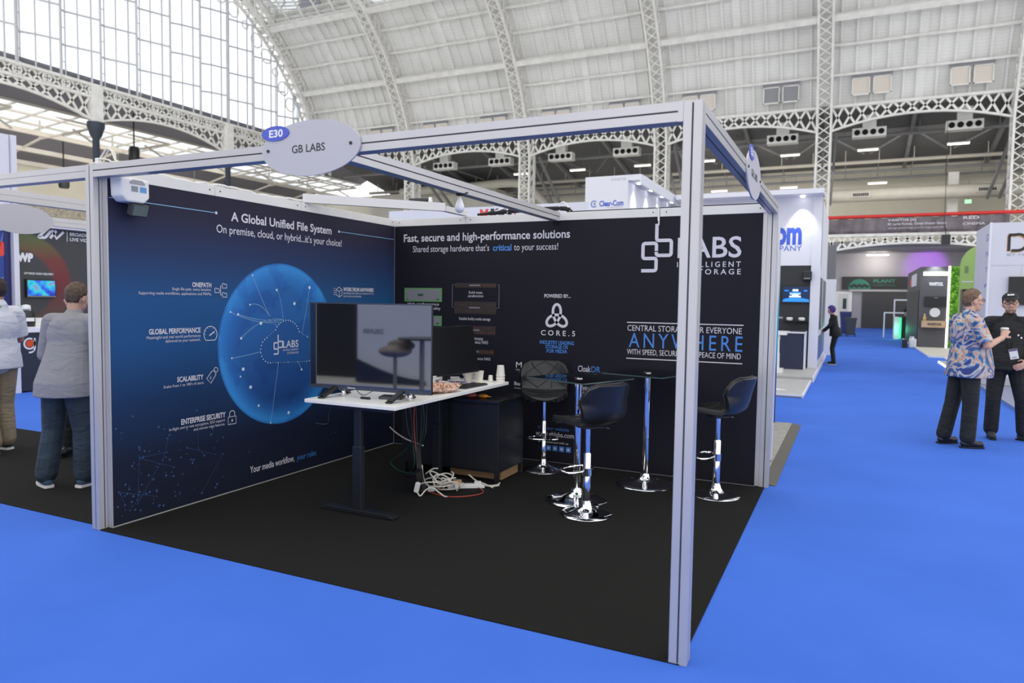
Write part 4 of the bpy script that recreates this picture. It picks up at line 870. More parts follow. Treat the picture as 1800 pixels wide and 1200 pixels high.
# ------------------------------------------------------------------ cables under the desk
CW = mat('off_white_cable', (.66, .62, .54), .45); CR = mat('red_cable', (.38, .05, .035), .4); CG = mat('green_cable', (.012, .085, .06), .4); CK = mat('black_cable', (.012, .012, .013), .45)
def cable(label, pts, r, m_, nm='cable', n=6, z=.006):
    b = MB(); b.tube(smooth_path([(x, y, max(zz, z+r)) for x, y, zz in pts], n), r, 7); o = b.build(nm, m_, smooth=True); return tag(o, label, 'cable')
cable('red cable dropping from the desk and looping over the floor carpet', [(-2.72, 1.95, .82), (-2.735, 1.95, .6), (-2.715, 1.95, .36), (-2.66, 1.93, .22), (-2.60, 1.90, .10), (-2.55, 1.87, .03), (-2.46, 1.86, .01), (-2.32, 1.84, .01), (-2.19, 1.93, .01), (-2.13, 2.06, .01), (-2.19, 2.17, .01), (-2.33, 2.22, .015), (-2.5, 2.2, .02)], .0048, CR)
cable('thin green cable hanging in a loop left of the cable tangle', [(-2.80, 2.05, .40), (-2.95, 2.10, .26), (-3.10, 2.15, .17), (-3.12, 2.16, .13), (-3.02, 2.13, .09), (-2.86, 2.07, .10), (-2.78, 2.03, .20), (-2.80, 2.03, .38), (-2.82, 2.03, .6), (-2.86, 2.03, .80)], .004, CG)
cable('short white cable strapped across the drop of cables below the desk', [(-3.02, 2.0, .50), (-2.96, 2.0, .46), (-2.90, 2.0, .43), (-2.83, 2.0, .405), (-2.74, 2.0, .385), (-2.66, 1.98, .375)], .006, CW)
cable('dark green cable running straight down from the desk top', [(-2.66, 1.95, .82), (-2.64, 1.96, .62), (-2.66, 1.97, .46), (-2.70, 1.97, .36)], .004, CG)
b = MB(); r8 = random.Random(12)
for k in range(5):
    x0 = -2.86+.045*k; b.tube(smooth_path([(x0, 1.98+.02*k, .82), (x0+.05, 1.97, .5), (-2.72+.012*k, 1.95, .34), (-2.66+.012*k, 1.90, .14), (-2.62+.02*k, 1.86, .012)]), .0055, 6)
tag(b.build('cable_loom', CK, smooth=True), 'black bundled cables falling from the desk to the floor tangle', 'cable')
t = thing('cable_tangle', 'heap of coiled off-white leads on the carpet under the desk', 'cable', (-2.5, 1.95, .006)); b = MB()
for k in range(8):
    cx, cy, rr_, ry = -2.45+r8.uniform(-.10, .09), 1.98+r8.uniform(-.07, .10), r8.uniform(.07, .13), r8.uniform(.06, .10); ph = r8.uniform(0, 6)
    P = [(cx+rr_*math.cos(ph+i*.55), cy+ry*math.sin(ph+i*.55), .014+.018*(k % 4)+.095*(1 if k % 3 else .2)*abs(math.sin(i*.45+k))) for i in range(r8.randint(10, 14))]; b.tube(smooth_path(P, 4), .0062, 6)
b.tube(smooth_path([(-2.56, 1.74, .04), (-2.53, 1.74, .015), (-2.50, 1.78, .06), (-2.45, 1.80, .075), (-2.40, 1.82, .04), (-2.36, 1.83, .014), (-2.33, 1.83, .012)]), .0062, 6)
b.tube(smooth_path([(-2.64, 1.93, .22), (-2.62, 1.92, .12), (-2.58, 1.92, .06), (-2.50, 1.93, .03)]), .008, 6); b.tube(smooth_path([(-2.62, 1.96, .14), (-2.55, 1.96, .19), (-2.50, 1.96, .20)]), .006, 6); b.tube(smooth_path([(-2.36, 2.25, .10), (-2.28, 2.24, .06), (-2.2, 2.22, .05), (-2.12, 2.25, .015)]), .006, 6)
b.build('coiled_leads', CW, t, smooth=True, world=True)
b = MB(); b.rbox((-2.575, 1.76, .075), (.035, .035, .085), Matrix.Rotation(.25, 3, 'Y')); b.build('plug', WHITEPLASTIC, t, world=True, bevel=.006); b = MB(); b.rbox((-2.50, 1.86, .05), (.055, .04, .045), Matrix.Rotation(.5, 3, 'Z')); b.build('adapter', mat('pale_grey_plastic', (.45, .45, .47), .4), t, world=True, bevel=.006)
b = MB(); b.rbox((-2.63, 1.86, .10), (.05, .10, .18), Matrix.Rotation(.2, 3, 'X')); b.build('black_adapter', BLACKPLASTIC, t, world=True, bevel=.006); 
t = thing('power_strip', 'white power strip with a tan plug on the carpet by the cabinet', 'power strip', (-2.33, 2.17, .006), .55); b = MB(); b.box(-.17, .15, -.028, .028, .001, .036); b.build('strip_body', WHITEPLASTIC, t, bevel=.005); b = MB(); b.box(-.11, -.05, -.024, .024, .036, .07); b.build('tan_plug', mat('tan_plastic', (.55, .33, .18), .45), t, bevel=.004); b = MB(); b.box(.06, .12, -.024, .024, .036, .055); b.build('white_plug', WHITEPLASTIC, t, bevel=.004)
b = MB(); b.tube(smooth_path([(.15, .01, .02), (.21, .02, .012), (.27, .05, .012), (.29, .08, .02)]), .0055, 6); b.tube(smooth_path([(.15, -.01, .02), (.22, -.01, .012), (.28, .03, .010)]), .0055, 6); b.build('lead', CW, t, smooth=True)
# ------------------------------------------------------------------ bar stools
CHR2 = mat('brushed_chrome_edge', (.7, .7, .72), .15, 1)
def bar_stool(loc, rz, label):
    t = thing('bar_stool', label, 'stool', loc, rz, 'black quilted bar stools around the glass tables')
    b = MB(); b.lathe([(.193, .0005), (.196, .006), (.19, .012), (.15, .020), (.10, .032), (.06, .05), (.042, .072), (.036, .10), (.034, .11)], n=44); b.build('base', CHROME, t, smooth=True)
    b = MB(); b.lathe([(.030, .10), (.030, .47), (.027, .475), (.027, .478)], n=24); b.lathe([(.022, .47), (.022, .70)], n=20); b.build('pole', CHROME, t, smooth=True)
    b = MB(); ring = [(.03, .02), (.11, .045), (.15, .10), (.12, .165), (.0, .185), (-.12, .165), (-.15, .10), (-.11, .045), (-.03, .02)]
    b.tube(smooth_path([(x, y, .33) for x, y in ring], 5), .0095, 8); b.tube([(0, 0, .30), (0, 0, .36)], .035, 18); b.build('footrest', CHROME, t, smooth=True)
    b = MB(); b.lathe([(.03, .66), (.09, .675), (.09, .69)], n=20); b.bar((.06, -.03, .672), (.15, -.06, .655), .010); b.tube([(.13, -.055, .66), (.165, -.065, .65)], .010, 8); b.build('seat_mount', BLACKMETAL, t, smooth=True)
    prof = [(.225, .700, .11), (.215, .722, .165), (.17, .738, .195), (.08, .742, .215), (-.02, .735, .222), (-.11, .735, .22), (-.165, .765, .216), (-.195, .82, .222), (-.215, .885, .226), (-.232, .945, .222), (-.247, 1.0, .195), (-.256, 1.028, .14)]
    na = 12
    def P(s, u, lift=0):
        i = min(int(s), len(prof)-2); f = s-i; y, z, wd = [prof[i][k]*(1-f)+prof[i+1][k]*f for k in range(3)]
        bk = min(1, max(0, (s-5)/3)); dy, dz = prof[i+1][0]-prof[i][0], prof[i+1][1]-prof[i][1]; L = math.hypot(dy, dz); ny, nz = dz/L, -dy/L
        c = .045*u*u*(1-bk)*.6; yy = y+bk*.085*u*u*(wd/.22)**2; zz = z+c
        return (u*wd, yy+ny*lift, zz+nz*lift)
    b = MB(); ns = 34; vs = [P(i*(len(prof)-1)/(ns-1), -1+2*j/na) for i in range(ns) for j in range(na+1)]
    b.add(vs, [(i*(na+1)+j, (i+1)*(na+1)+j, (i+1)*(na+1)+j+1, i*(na+1)+j+1) for i in range(ns-1) for j in range(na)])
    o = b.build('seat_shell', BLACKLEATHER, t, smooth=True, solid=.045); o.modifiers['s'].offset = 1 if False else -1
    o.modifiers.new('b', 'BEVEL').width = .016; o.modifiers['b'].segments = 3; o.modifiers['b'].limit_method = 'ANGLE'; o.modifiers['b'].angle_limit = .8
    seams = [((6.2, -1), (7.9, -.33)), ((7.9, -.33), (6.2, .33)), ((6.2, .33), (7.9, 1)), ((7.9, -1), (7.9, 1)), ((7.9, -1), (9.4, -.5)), ((9.4, -.5), (7.9, 0)), ((7.9, 0), (9.4, .5)), ((9.4, .5), (7.9, 1)), ((9.4, -.5), (11, -.9)), ((9.4, -.5), (10.8, 0)), ((10.8, 0), (9.4, .5)), ((9.4, .5), (11, .9)), ((6.2, -.33), (7.9, -.33)), ((1.2, -.6), (3.2, 0)), ((3.2, 0), (1.2, .6)), ((3.2, -1), (3.2, 1)), ((3.2, -1), (5.4, 0)), ((5.4, 0), (3.2, 1)), ((5.4, -1), (5.4, 1))]
    b = MB()
    for (s0, u0), (s1, u1) in seams: b.tube([P(s0+(s1-s0)*k/6, (u0+(u1-u0)*k/6)*.96, .001) for k in range(7)], .005, 5)
    b.build('quilting_seams', mat('seam_black', (.002, .002, .002), .6), t, smooth=True)
    b = MB(); E_ = [P(11, -1+2*k/10, .0) for k in range(11)]; E_ = [P(6.0+.5*k, -1, 0) for k in range(10)]+E_+[P(10.5-.5*k, 1, 0) for k in range(10)]; b.tube(smooth_path(E_, 2), .0045, 6); b.build('piping', mat('grey_black_piping', (.03, .03, .032), .35), t, smooth=True)
    return t
bar_stool((-1.162, 1.935, .006), math.radians(66), 'nearest bar stool, its seat turned left under the front glass table'); bar_stool((-2.01, 3.09, .006), math.radians(203), 'bar stool facing the viewer between the black cabinet and the glass table'); bar_stool((-.368, 2.956, .006), math.radians(78), 'bar stool seen sideways at the right behind the corner post')
# ------------------------------------------------------------------ glass tables
def glass_table(loc, c, rz, s, label):
    t = thing('bar_table', label, 'table', loc, 0, 'tall square glass bar tables')
    b = MB(); b.lathe([(.247, .0005), (.25, .006), (.245, .012), (.19, .022), (.12, .036), (.07, .055), (.048, .08), (.042, .105)], n=48); b.build('base', CHROME, t, smooth=True)
    b = MB(); b.lathe([(.030, .10), (.030, .965)], n=24); b.build('pole', CHROME, t, smooth=True); b = MB(); b.lathe([(.03, .955), (.05, .97), (.055, .985), (.055, .9895)], n=24); b.build('top_mount', CHROME, t, smooth=True)
    b = MB(); R_ = Matrix.Rotation(rz, 3, 'Z'); b.rbox((c[0]-loc[0], c[1]-loc[1], .995), (s, s, .010), R_); b.build('glass_top', TABLEGLASS, t)
    b = MB(); h = s/2+.0005
    for a, e in (((-h, -h), (h, -h)), ((h, -h), (h, h)), ((h, h), (-h, h)), ((-h, h), (-h, -h))): b.bar(R_ @ Vector((*a, .995))+Vector((c[0]-loc[0], c[1]-loc[1], 0)), R_ @ Vector((*e, .995))+Vector((c[0]-loc[0], c[1]-loc[1], 0)), .002, .010)
    b.build('glass_edge', mat('green_glass_edge', (.05, .09, .085), .1), t)
    b = MB(); b.lathe([(.036, 1.0003), (.036, 1.006), (.03, 1.009)], n=22); b.build('centre_cap', CHR2, t, smooth=True)
glass_table((-1.363, 2.263, .006), (-1.375, 2.33), math.radians(-22), .62, 'square glass bar table nearer the viewer, between two bar stools'); glass_table((-.995, 3.02, .006), (-1.0, 3.04), math.radians(-14), .59, 'square glass bar table against the back wall left of the corner post')
# ------------------------------------------------------------------ neighbouring stands, right side
X1, Z1 = (1, 0, 0), (0, 0, 1)
def P3(parent, nm, m_, *boxes, **k):
    b = MB()
    for bx in boxes: b.box(*bx)
    return b.build(nm, m_, parent, world=True, **k)
GREYCARPET = mat('grey_carpet_tiles', (.30, .29, .265), .9, noise=.12, nscale=14)
t = thing('stand_carpet', 'grey carpet with a dark edge strip just beyond the corner of the booth', 'carpet', (-2, 5.3, 0)); P3(t, 'carpet', GREYCARPET, (-5, -.06, 3.56, 7.12, 0, .022)); b = MB(); b.poly([(-.06, 0), (-.06, .022), (.055, .004), (.055, 0)], 3.57, (0, 7.12, 0), (1, 0, 0), (0, 0, 1), (0, -1, 0)); b.build('edge_strip', mat('dark_edge_strip', (.10, .09, .075), .7), t, world=True)
t = thing('stand_post', 'white panel edge standing right behind the far right post of the booth', 'post', (-.1, 4.57, .022)); P3(t, 'post_panel', mat('white_panel', (.72, .70, .73), .4), (-.155, -.075, 4.5, 4.6, .03, 2.44)); P3(t, 'foot', BLACKMETAL, (-.15, -.08, 4.51, 4.59, .022, .032))
def wave(nt):
    tc = N(nt, 'ShaderNodeTexCoord'); mp = N(nt, 'ShaderNodeSeparateXYZ'); nt.links.new(tc.outputs['Object'], mp.inputs[0])
    a = N(nt, 'ShaderNodeMath', operation='MULTIPLY_ADD'); a.inputs[1].default_value = 2.2; nt.links.new(mp.outputs['X'], a.inputs[0]); nt.links.new(mp.outputs['Z'], a.inputs[2]); sc_ = N(nt, 'ShaderNodeMath', operation='MULTIPLY'); sc_.inputs[1].default_value = .3; nt.links.new(a.outputs[0], sc_.inputs[0])
    return ramp(nt, sc_.outputs[0], [(0, (.03, .05, .20)), (.48, (.035, .07, .28)), (.54, (.02, .28, .55)), (.72, (.05, .42, .62)), (.85, (.55, .60, .62))])
t = thing('graphic_panel', 'blue and cyan graphic panel glimpsed past the right back post', 'panel', (-.7, 7.05, .022)); P3(t, 'panel', ramp_mat('cyan_wave_print', .4, wave), (-1.4, -.275, 7.03, 7.08, .03, 2.35)); P3(t, 'base', BLACKMETAL, (-1.3, -.3, 6.98, 7.11, .022, .035)); b = MB()
for k in range(6): b.box(-.34, -.30, 7.026, 7.03, .4+.14*k, .46+.14*k)
b.build('white_lettering', PRINTW, t, world=True)

# intercom maker's stand
PLAT = mat('grey_platform_top', (.42, .41, .40), .6, noise=.06, nscale=5)
WEDGE = mat('white_platform_edge', (.75, .75, .78), .45)
t = thing('stand_platform', 'low grey platform with white edges and a white triangle printed on it', 'platform', (-3, 11.5, 0)); P3(t, 'deck', PLAT, (-7, -.115, 10.12, 12.9, 0, .055)); P3(t, 'edge_trim', WEDGE, (-.115, -.09, 10.1, 12.9, 0, .057), (-7, -.09, 10.09, 10.12, .03, .057)); b = MB(); b.add([(-1.3, 10.5, .0562), (-1.3, 11.6, .0562), (-.38, 10.75, .0562)], [(0, 2, 1)]); b.build('white_triangle', WEDGE, t, world=True)
t = thing('stand_platform', 'upper grey platform carrying the white stand with the dark counter', 'platform', (-3, 17, 0)); P3(t, 'deck', PLAT, (-7, -.075, 12.95, 20.8, 0, .105)); P3(t, 'edge_trim', WEDGE, (-.075, -.05, 12.93, 20.8, 0, .107))
BLUEPR = mat('bright_blue_lettering', (.045, .10, .52), .5)
st = thing('exhibition_stand', 'tall white stand wall with blue lettering beside the blue aisle', 'stand', (-2, 15.3, .107))
P3(st, 'upper_wall', WHITESTAND, (-3.45, -.09, 15.3, 15.5, 2.56, 4.19)); DGW = mat('charcoal_stand_wall', (.020, .021, .024), .5)
P3(st, 'lower_wall', DGW, (-3.45, -.297, 15.32, 15.5, .107, 2.56)); P3(st, 'pillar', WHITESTAND, (-.296, -.09, 15.26, 15.5, .107, 4.19))
P3(st, 'canopy', WHITESTAND, (-3.45, -.06, 14.75, 15.5, 4.19, 4.30)); P3(st, 'side_wall', WHITESTAND, (-.2, -.11, 15.51, 20.6, .107, 4.19))
P3(st, 'side_posters', mat('smoked_panel', (.10, .11, .14), .25), (-.109, -.104, 15.9, 17.4, 1.0, 2.3), (-.109, -.104, 18.0, 20.2, 1.0, 2.3), (-.109, -.104, 15.9, 20.2, .25, .85))
b = MB(); O = (0, 15.297, 0); text(b, 'Clear-Com', O, X1, Z1, -2.62, -.53, 3.09, .52, bold=.045); text(b, 'AN HME COMPANY', O, X1, Z1, -2.3, -.52, 2.91, .125); stroke(b, arcpts(-.42, 3.50, .035, 0, 330, 12), .007, O, X1, Z1, 0, True); b.build('stand_lettering', BLUEPR, st, world=True)
b = MB(); b.tube([(-.53, 15.12, 4.16), (-.53, 15.12, 4.19)], .05, 12); b.build('spotlight', mat('lit_spot', (1, 1, 1), .4, emit=(1, 1, 1), estr=8), st, world=True)
lamp('stand_spot', 'SPOT', (-.53, 15.05, 4.12), 60, (.93, .96, 1), .03, target=(-.53, 15.32, 3.0), spot_size=math.radians(70), spot_blend=.7)
t = thing('wall_screen', 'wall screen showing a blue and white vehicle picture on the dark stand wall', 'television', (-.6, 15.3, 1.86)); P3(t, 'casing', BLACKPLASTIC, (-.93, -.29, 15.265, 15.318, 1.66, 2.07)); P3(t, 'screen', mat('dark_lit_screen', (.01, .02, .05), .2, emit=(.01, .03, .10), estr=.6), (-.91, -.31, 15.26, 15.264, 1.69, 2.05))
PB_ = mat('screen_blue', (.02, .2, .7), .4, emit=(.02, .22, .85), estr=.8); PW_ = mat('screen_white', (.6, .7, .75), .4, emit=(.6, .75, .8), estr=.7); b = MB(); O = (0, 15.258, 0)
b.add([Vector(O)+Vector((u, 0, z)) for u, z in ((-.91, 1.69), (-.31, 1.69), (-.33, 1.75), (-.5, 1.785), (-.75, 1.785), (-.89, 1.75))], [tuple(range(6))]); rect(b, -.76, -.50, 1.89, 1.925, O, X1, Z1); rect(b, -.87, -.78, 1.94, 1.97, O, X1, Z1); rect(b, -.44, -.36, 1.94, 1.97, O, X1, Z1); b.build('blue_picture', PB_, t, world=True)
b = MB(); O = (0, 15.256, 0); rect(b, -.69, -.56, 1.94, 1.99, O, X1, Z1); rect(b, -.75, -.51, 1.865, 1.89, O, X1, Z1); rect(b, -.76, -.50, 1.795, 1.835, O, X1, Z1); rect(b, -.70, -.55, 1.835, 1.86, O, X1, Z1); b.build('white_picture', PW_, t, world=True)
t = thing('wall_speaker', 'small black device mounted above the wall screen', 'device', (-.36, 15.2, 2.3)); P3(t, 'casing', BLACKPLASTIC, (-.47, -.27, 15.12, 15.32, 2.2, 2.42), bevel=.02); P3(t, 'front_strip', mat('grey_plastic', (.2, .2, .21), .4), (-.44, -.30, 15.115, 15.12, 2.23, 2.26))
t = thing('wall_shelf', 'narrow dark shelf with two small white devices under the wall screen', 'shelf', (-.6, 15.2, 1.24)); P3(t, 'board', BLACKPLASTIC, (-.88, -.31, 15.12, 15.32, 1.22, 1.24))
for x in (-.73, -.46): o = thing('desk_device', 'white puck-shaped device on the narrow shelf, %s' % ('nearer the booth post' if x < -.6 else 'nearer the white pillar'), 'device', (x, 15.2, 1.241)); b = MB(); b.lathe([(.06, 0), (.075, .02), (.075, .06), (.05, .075), (.01, .075)], n=18); b.build('body', WHITEPLASTIC, o, smooth=True); b = MB(); b.lathe([(.03, .0755), (.02, .08)], n=14); b.build('button', BLACKPLASTIC, o)
NAVYC = mat('navy_counter_front', (.022, .028, .065), .35)
t = thing('display_counter', 'dark navy counter with a white edge in front of the dark stand wall', 'counter', (-.6, 14.9, .107)); P3(t, 'body', NAVYC, (-1.6, -.36, 14.72, 15.28, .107, .95)); P3(t, 'worktop', WHITESTAND, (-1.62, -.33, 14.68, 15.29, .951, .985)); P3(t, 'end_panel', WHITESTAND, (-.358, -.335, 14.70, 15.28, .107, .95))
t = thing('control_panel', 'black control panel lying on the navy counter', 'device', (-.5, 14.95, .986)); P3(t, 'case', BLACKPLASTIC, (-.68, -.34, 14.8, 15.1, .9865, 1.03), bevel=.006); P3(t, 'upright_unit', BLACKPLASTIC, (-.52, -.38, 15.05, 15.1, 1.03, 1.13))
t = thing('white_stand_unit', 'white slotted machine standing beside the booth post in front of the counter', 'machine', (-.85, 13.6, .107)); P3(t, 'column', WHITEPLASTIC, (-.93, -.80, 13.55, 13.75, .2, .95)); P3(t, 'tray', WHITEPLASTIC, (-.95, -.66, 13.5, 13.8, .95, 1.03)); P3(t, 'base', WHITEPLASTIC, (-.98, -.72, 13.5, 13.85, .107, .2)); P3(t, 'frame_arm', mat('steel_tube', (.5, .5, .52), .3, .8), (-.93, -.9, 13.6, 13.7, 1.031, 1.35), (-.9, -.76, 13.6, 13.7, 1.31, 1.35)); P3(t, 'slot', BLACKPLASTIC, (-.80, -.795, 13.6, 13.7, .55, .85))
# tower with the lit side
tw = thing('stand_tower', 'white tower block with a lit canopy rising behind the back wall', 'stand', (-4.2, 13, 0))
P3(tw, 'tower_body', WHITESTAND, (-4.75, -3.79, 11.72, 17.0, .11, 4.33)); P3(tw, 'canopy', WHITESTAND, (-3.788, -3.50, 11.72, 17.0, 4.21, 4.33)); P3(tw, 'canopy_edge', WHITESTAND, (-3.53, -3.5, 11.72, 17, 4.12, 4.209))
b = MB(); O = (0, 11.718, 0); text(b, 'Clear-Com', O, X1, Z1, -4.42, -3.88, 3.69, .112, bold=.035); b.build('tower_lettering', BLUEPR, tw, world=True)
b = MB(); stroke(b, arcpts(-4.54, 3.745, .065, 40, 320, 14), .026, O, X1, Z1); disc(b, (-4.53, 3.745), .025, O, X1, Z1); b.build('round_emblem', mat('pale_blue_lettering', (.15, .2, .5), .5), tw, world=True)
b = MB(); text(b, 'STAND F30', O, X1, Z1, -4.17, -3.84, 4.22, .055); text(b, 'AN HME COMPANY', O, X1, Z1, -4.24, -3.9, 3.64, .03); b.build('stand_number', mat('grey_lettering', (.35, .35, .42), .5), tw, world=True)
for k in range(5):
    y = 12.15+1.05*k; b = MB(); b.tube([(-3.66, y, 4.19), (-3.66, y, 4.209)], .055, 12); b.build('spotlight', MATS['lit_spot'], tw, world=True)
    lamp('tower_spot', 'SPOT', (-3.64, y, 4.17), 22, (.9, .94, 1), .03, target=(-3.80, y, 3.2), spot_size=math.radians(75), spot_blend=.6)
# stand with the lettered board behind the back wall
t = thing('exhibition_stand', 'white board with red and dark lettering peeping over the back wall', 'stand', (-5.3, 8, 0)); P3(t, 'board', WHITESTAND, (-7.3, -3.38, 8.0, 8.1, 0, 3.26)); b = MB(); O = (0, 7.997, 0); text(b, 'FOR.A', O, X1, Z1, -5.15, -4.72, 3.05, .16, bold=.04); b.build('dark_lettering', INK, t, world=True); b = MB(); text(b, 'M', O, X1, Z1, -5.36, -5.2, 3.05, .16, bold=.04); rect(b, -4.69, -4.66, 3.05, 3.24, O, X1, Z1); b.build('red_lettering', RED, t, world=True)

# grey and white totem beyond
t = thing('stand_tower', 'slim two-tone totem, grey above and white below, behind the woman in black', 'stand', (-.03, 22.3, 0)); P3(t, 'upper_panel', mat('mid_grey_panel', (.16, .16, .17), .5), (-.24, .10, 22, 22.5, 2.45, 3.55)); P3(t, 'lower_panel', WHITESTAND, (-.24, .13, 22, 22.5, 0, 2.449)); P3(t, 'side_light', mat('warm_lit_panel', (1, .95, .85), .5, emit=(1, .95, .85), estr=1.1), (-.46, -.36, 22.1, 22.2, 2.7, 3.2)); P3(t, 'side_panel', WHITESTAND, (-.48, -.25, 22.21, 22.4, 0, 3.3))
def bin_(loc, sx, sy, h, m_, label):
    t = thing('wheeled_bin', label, 'bin', loc); b = MB(); b.loft([(0, 0, .10, sx*.42, sy*.42), (0, 0, h*.9, sx*.6, sy*.6)], 4); b.v = [((x-y)*.707*1.2, (x+y)*.707*1.2, z) for x, y, z in b.v]; b.build('body', m_, t)
    P3(t, 'bin_lid', m_, (loc[0]-sx*.56, loc[0]+sx*.56, loc[1]-sy*.56, loc[1]+sy*.6, h*.9+.001, h))
    for s in (-1, 1): b = MB(); b.tube([(s*sx*.36, sy*.4, .1), (s*sx*.44, sy*.4, .1)], .1, 12); b.build('wheel', BLACKPLASTIC, t, smooth=True)
bin_((.34, 38.6, 0), .5, .55, 1.28, mat('bin_blue', (.02, .03, .13), .5), 'dark blue wheeled bin beyond the woman in black'); bin_((.62, 37.4, 0), .5, .5, .98, mat('bin_grey', (.05, .055, .065), .5), 'lower dark grey bin next to the blue one')
# shutter wall under the gallery
b = MB(); b.box(-4, 9, 54.05, 54.3, 0, 5.35); o = struct(b.build('wall_shutter', mat('lilac_grey_wall', (.30, .29, .32), .7, noise=.05, nscale=.6)))
def slats(nt):
    tc = N(nt, 'ShaderNodeTexCoord'); sp = N(nt, 'ShaderNodeSeparateXYZ'); nt.links.new(tc.outputs['Object'], sp.inputs[0]); ml = N(nt, 'ShaderNodeMath', operation='MULTIPLY'); ml.inputs[1].default_value = 9; nt.links.new(sp.outputs['Z'], ml.inputs[0]); fr_ = N(nt, 'ShaderNodeMath', operation='FRACT'); nt.links.new(ml.outputs[0], fr_.inputs[0])
    return ramp(nt, fr_.outputs[0], [(0, (.020, .019, .02)), (.15, (.034, .033, .036)), (1, (.034, .033, .036))])
b = MB(); b.box(1.28, 5.9, 53.95, 54.04, 0, 2.62); dr = struct(b.build('door_1', ramp_mat('dark_roller_shutter', .3, slats)))
b = MB(); b.box(.4, 6.2, 53.85, 54.04, 2.62, 2.76); b.build('lintel', mat('pale_steel', (.42, .41, .41), .4), dr)
t = thing('shutter_sign', 'black sign board with a green half-round emblem above the dark shutter', 'sign', (2.2, 53.9, 2.76)); P3(t, 'board', mat('black_sign', (.008, .010, .010), .4), (-.1, 5.4, 53.93, 54.04, 2.765, 3.68)); GRS = mat('dark_green_print', (.02, .16, .11), .5); GRS2 = mat('teal_green_print', (.02, .17, .12), .5); b = MB(); O = (0, 53.925, 0)
b.add([Vector(O)+Vector((u, 0, z)) for u, z in arcpts(1.05, 2.79, .72, 0, 180, 18)], [tuple(range(19))]); text(b, 'PLANT', O, X1, Z1, 1.95, 3.35, 3.26, .22, bold=.03); text(b, 'THE GREEN STUDIO', O, X1, Z1, 1.95, 3.35, 3.02, .09); b.build('sign_lettering', GRS2, t, world=True); b = MB()
for k in range(7): b.ell((1.05+.17*(k-3), 53.92, 2.98+.08*(k % 2)), (.13, .004, .10))
b.build('leaf_emblem', MATS['black_sign'], t, world=True)
b = MB(); b.box(-.45, .62, 53.98, 54.04, 0, 2.6); dr = struct(b.build('door_2', mat('white_door_frame', (.7, .7, .7), .4))); b = MB(); b.box(-.3, .36, 53.96, 53.98, .1, 2.45); b.build('door_leaf', mat('pale_door', (.55, .56, .57), .4), dr); b = MB(); b.box(.02, .26, 53.94, 53.96, 1.35, 2.1); b.build('door_glass', mat('dark_green_glass', (.02, .05, .04), .1), dr)
t = thing('strip_light', 'lit strip light under the gallery over the shutter wall', 'lamp', (2.1, 52.5, 5.15)); P3(t, 'lit_tube', TUBE, (1.4, 2.8, 52.4, 52.6, 5.08, 5.16)); P3(t, 'hanger', GREYIRON, (2.05, 2.1, 52.48, 52.52, 5.16, 5.35))
lamp('gallery_lamp', 'AREA', (2.1, 52.5, 5.0), 75, (1, .93, .82), 1.2, target=(2.1, 54.2, 4.6))
lamp('purple_stage_light', 'SPOT', (5.6, 51.0, 5.0), 650, (.5, .12, .95), .15, target=(5.2, 54, 4.4), spot_size=math.radians(58), spot_blend=.7)
t = thing('reception_desk', 'dark counter with a glowing green edge in front of the shutter', 'counter', (3.2, 36.5, 0)); P3(t, 'body', BLACKPLASTIC, (2.84, 3.5, 36.2, 37.2, .06, 1.1)); P3(t, 'white_front', WHITESTAND, (2.52, 2.74, 36.2, 37.2, .0, 1.08)); P3(t, 'green_strip', mat('green_led', (.1, .9, .4), .5, emit=(.05, .8, .35), estr=.5), (2.75, 2.83, 36.18, 37.2, .03, 1.05)); P3(t, 'frame', WHITESTAND, (2.1, 2.16, 37.6, 37.66, 0, 1.3), (2.5, 2.56, 36.9, 36.96, 1.08, 1.95), (2.16, 3.4, 37.6, 37.66, 1.24, 1.3), (2.56, 3.4, 36.9, 36.96, 1.88, 1.95))
lamp('green_glow', 'POINT', (2.55, 35.9, .5), 9, (.1, 1, .45), .2)
t = thing('potted_plant', 'grey-green plant on the counter with the green edge', 'plant', (3.1, 36.7, 1.101)); b = MB(); r9 = random.Random(9); b.lathe([(.12, 0), (.16, .2), (.02, .2)], n=14); b.build('pot', GREYIRON, t, smooth=True); b = MB()
for k in range(40):
    a = r9.uniform(0, 6.28); e = r9.uniform(.2, 1.4); L = r9.uniform(.2, .55); d = Vector((math.cos(a)*math.cos(e), math.sin(a)*math.cos(e), math.sin(e))); p = Vector((0, 0, .2)); s = d.cross(Vector((0, 0, 1))).normalized()*.05; b.add([p, p+d*L*.6+s, p+d*L, p+d*L*.6-s], [(0, 1, 2, 3)])
b.build('leaves', mat('dusty_leaf', (.06, .08, .07), .6), t)
# dark product stand
CH = mat('charcoal_board', (.075, .073, .082), .5); ST = thing('exhibition_stand', 'tall charcoal product stand with white lettering and a wooden shelf', 'stand', (3.4, 28.5, .05)); P3(ST, 'stand_body', CH, (2.97, 3.89, 28.5, 35.4, .05, 3.14)); P3(ST, 'side_doors', mat('black_door_panel', (.02, .021, .024), .5), (2.945, 2.969, 28.7, 34.8, .07, 2.25)); b = MB(); O = (0, 28.497, 0)
text(b, 'WAVETOOL', O, X1, Z1, 3.27, 3.73, 2.42, .12, bold=.03); b.build('white_lettering', PRINTW2, ST, world=True); b = MB()
for k in range(10): b.box(3.06+.083*k, 3.125+.083*k, 28.47, 28.499, 2.80, 2.95)
b.build('lit_lettering', mat('pale_green_glow', (.8, 1, .7), .5, emit=(.72, .95, .62), estr=1.6), ST, world=True)
lamp('stand_wash', 'SPOT', (3.45, 28.2, 3.3), 45, (.95, 1, 1), .05, target=(3.45, 28.5, 2.7), spot_size=math.radians(100), spot_blend=.8)
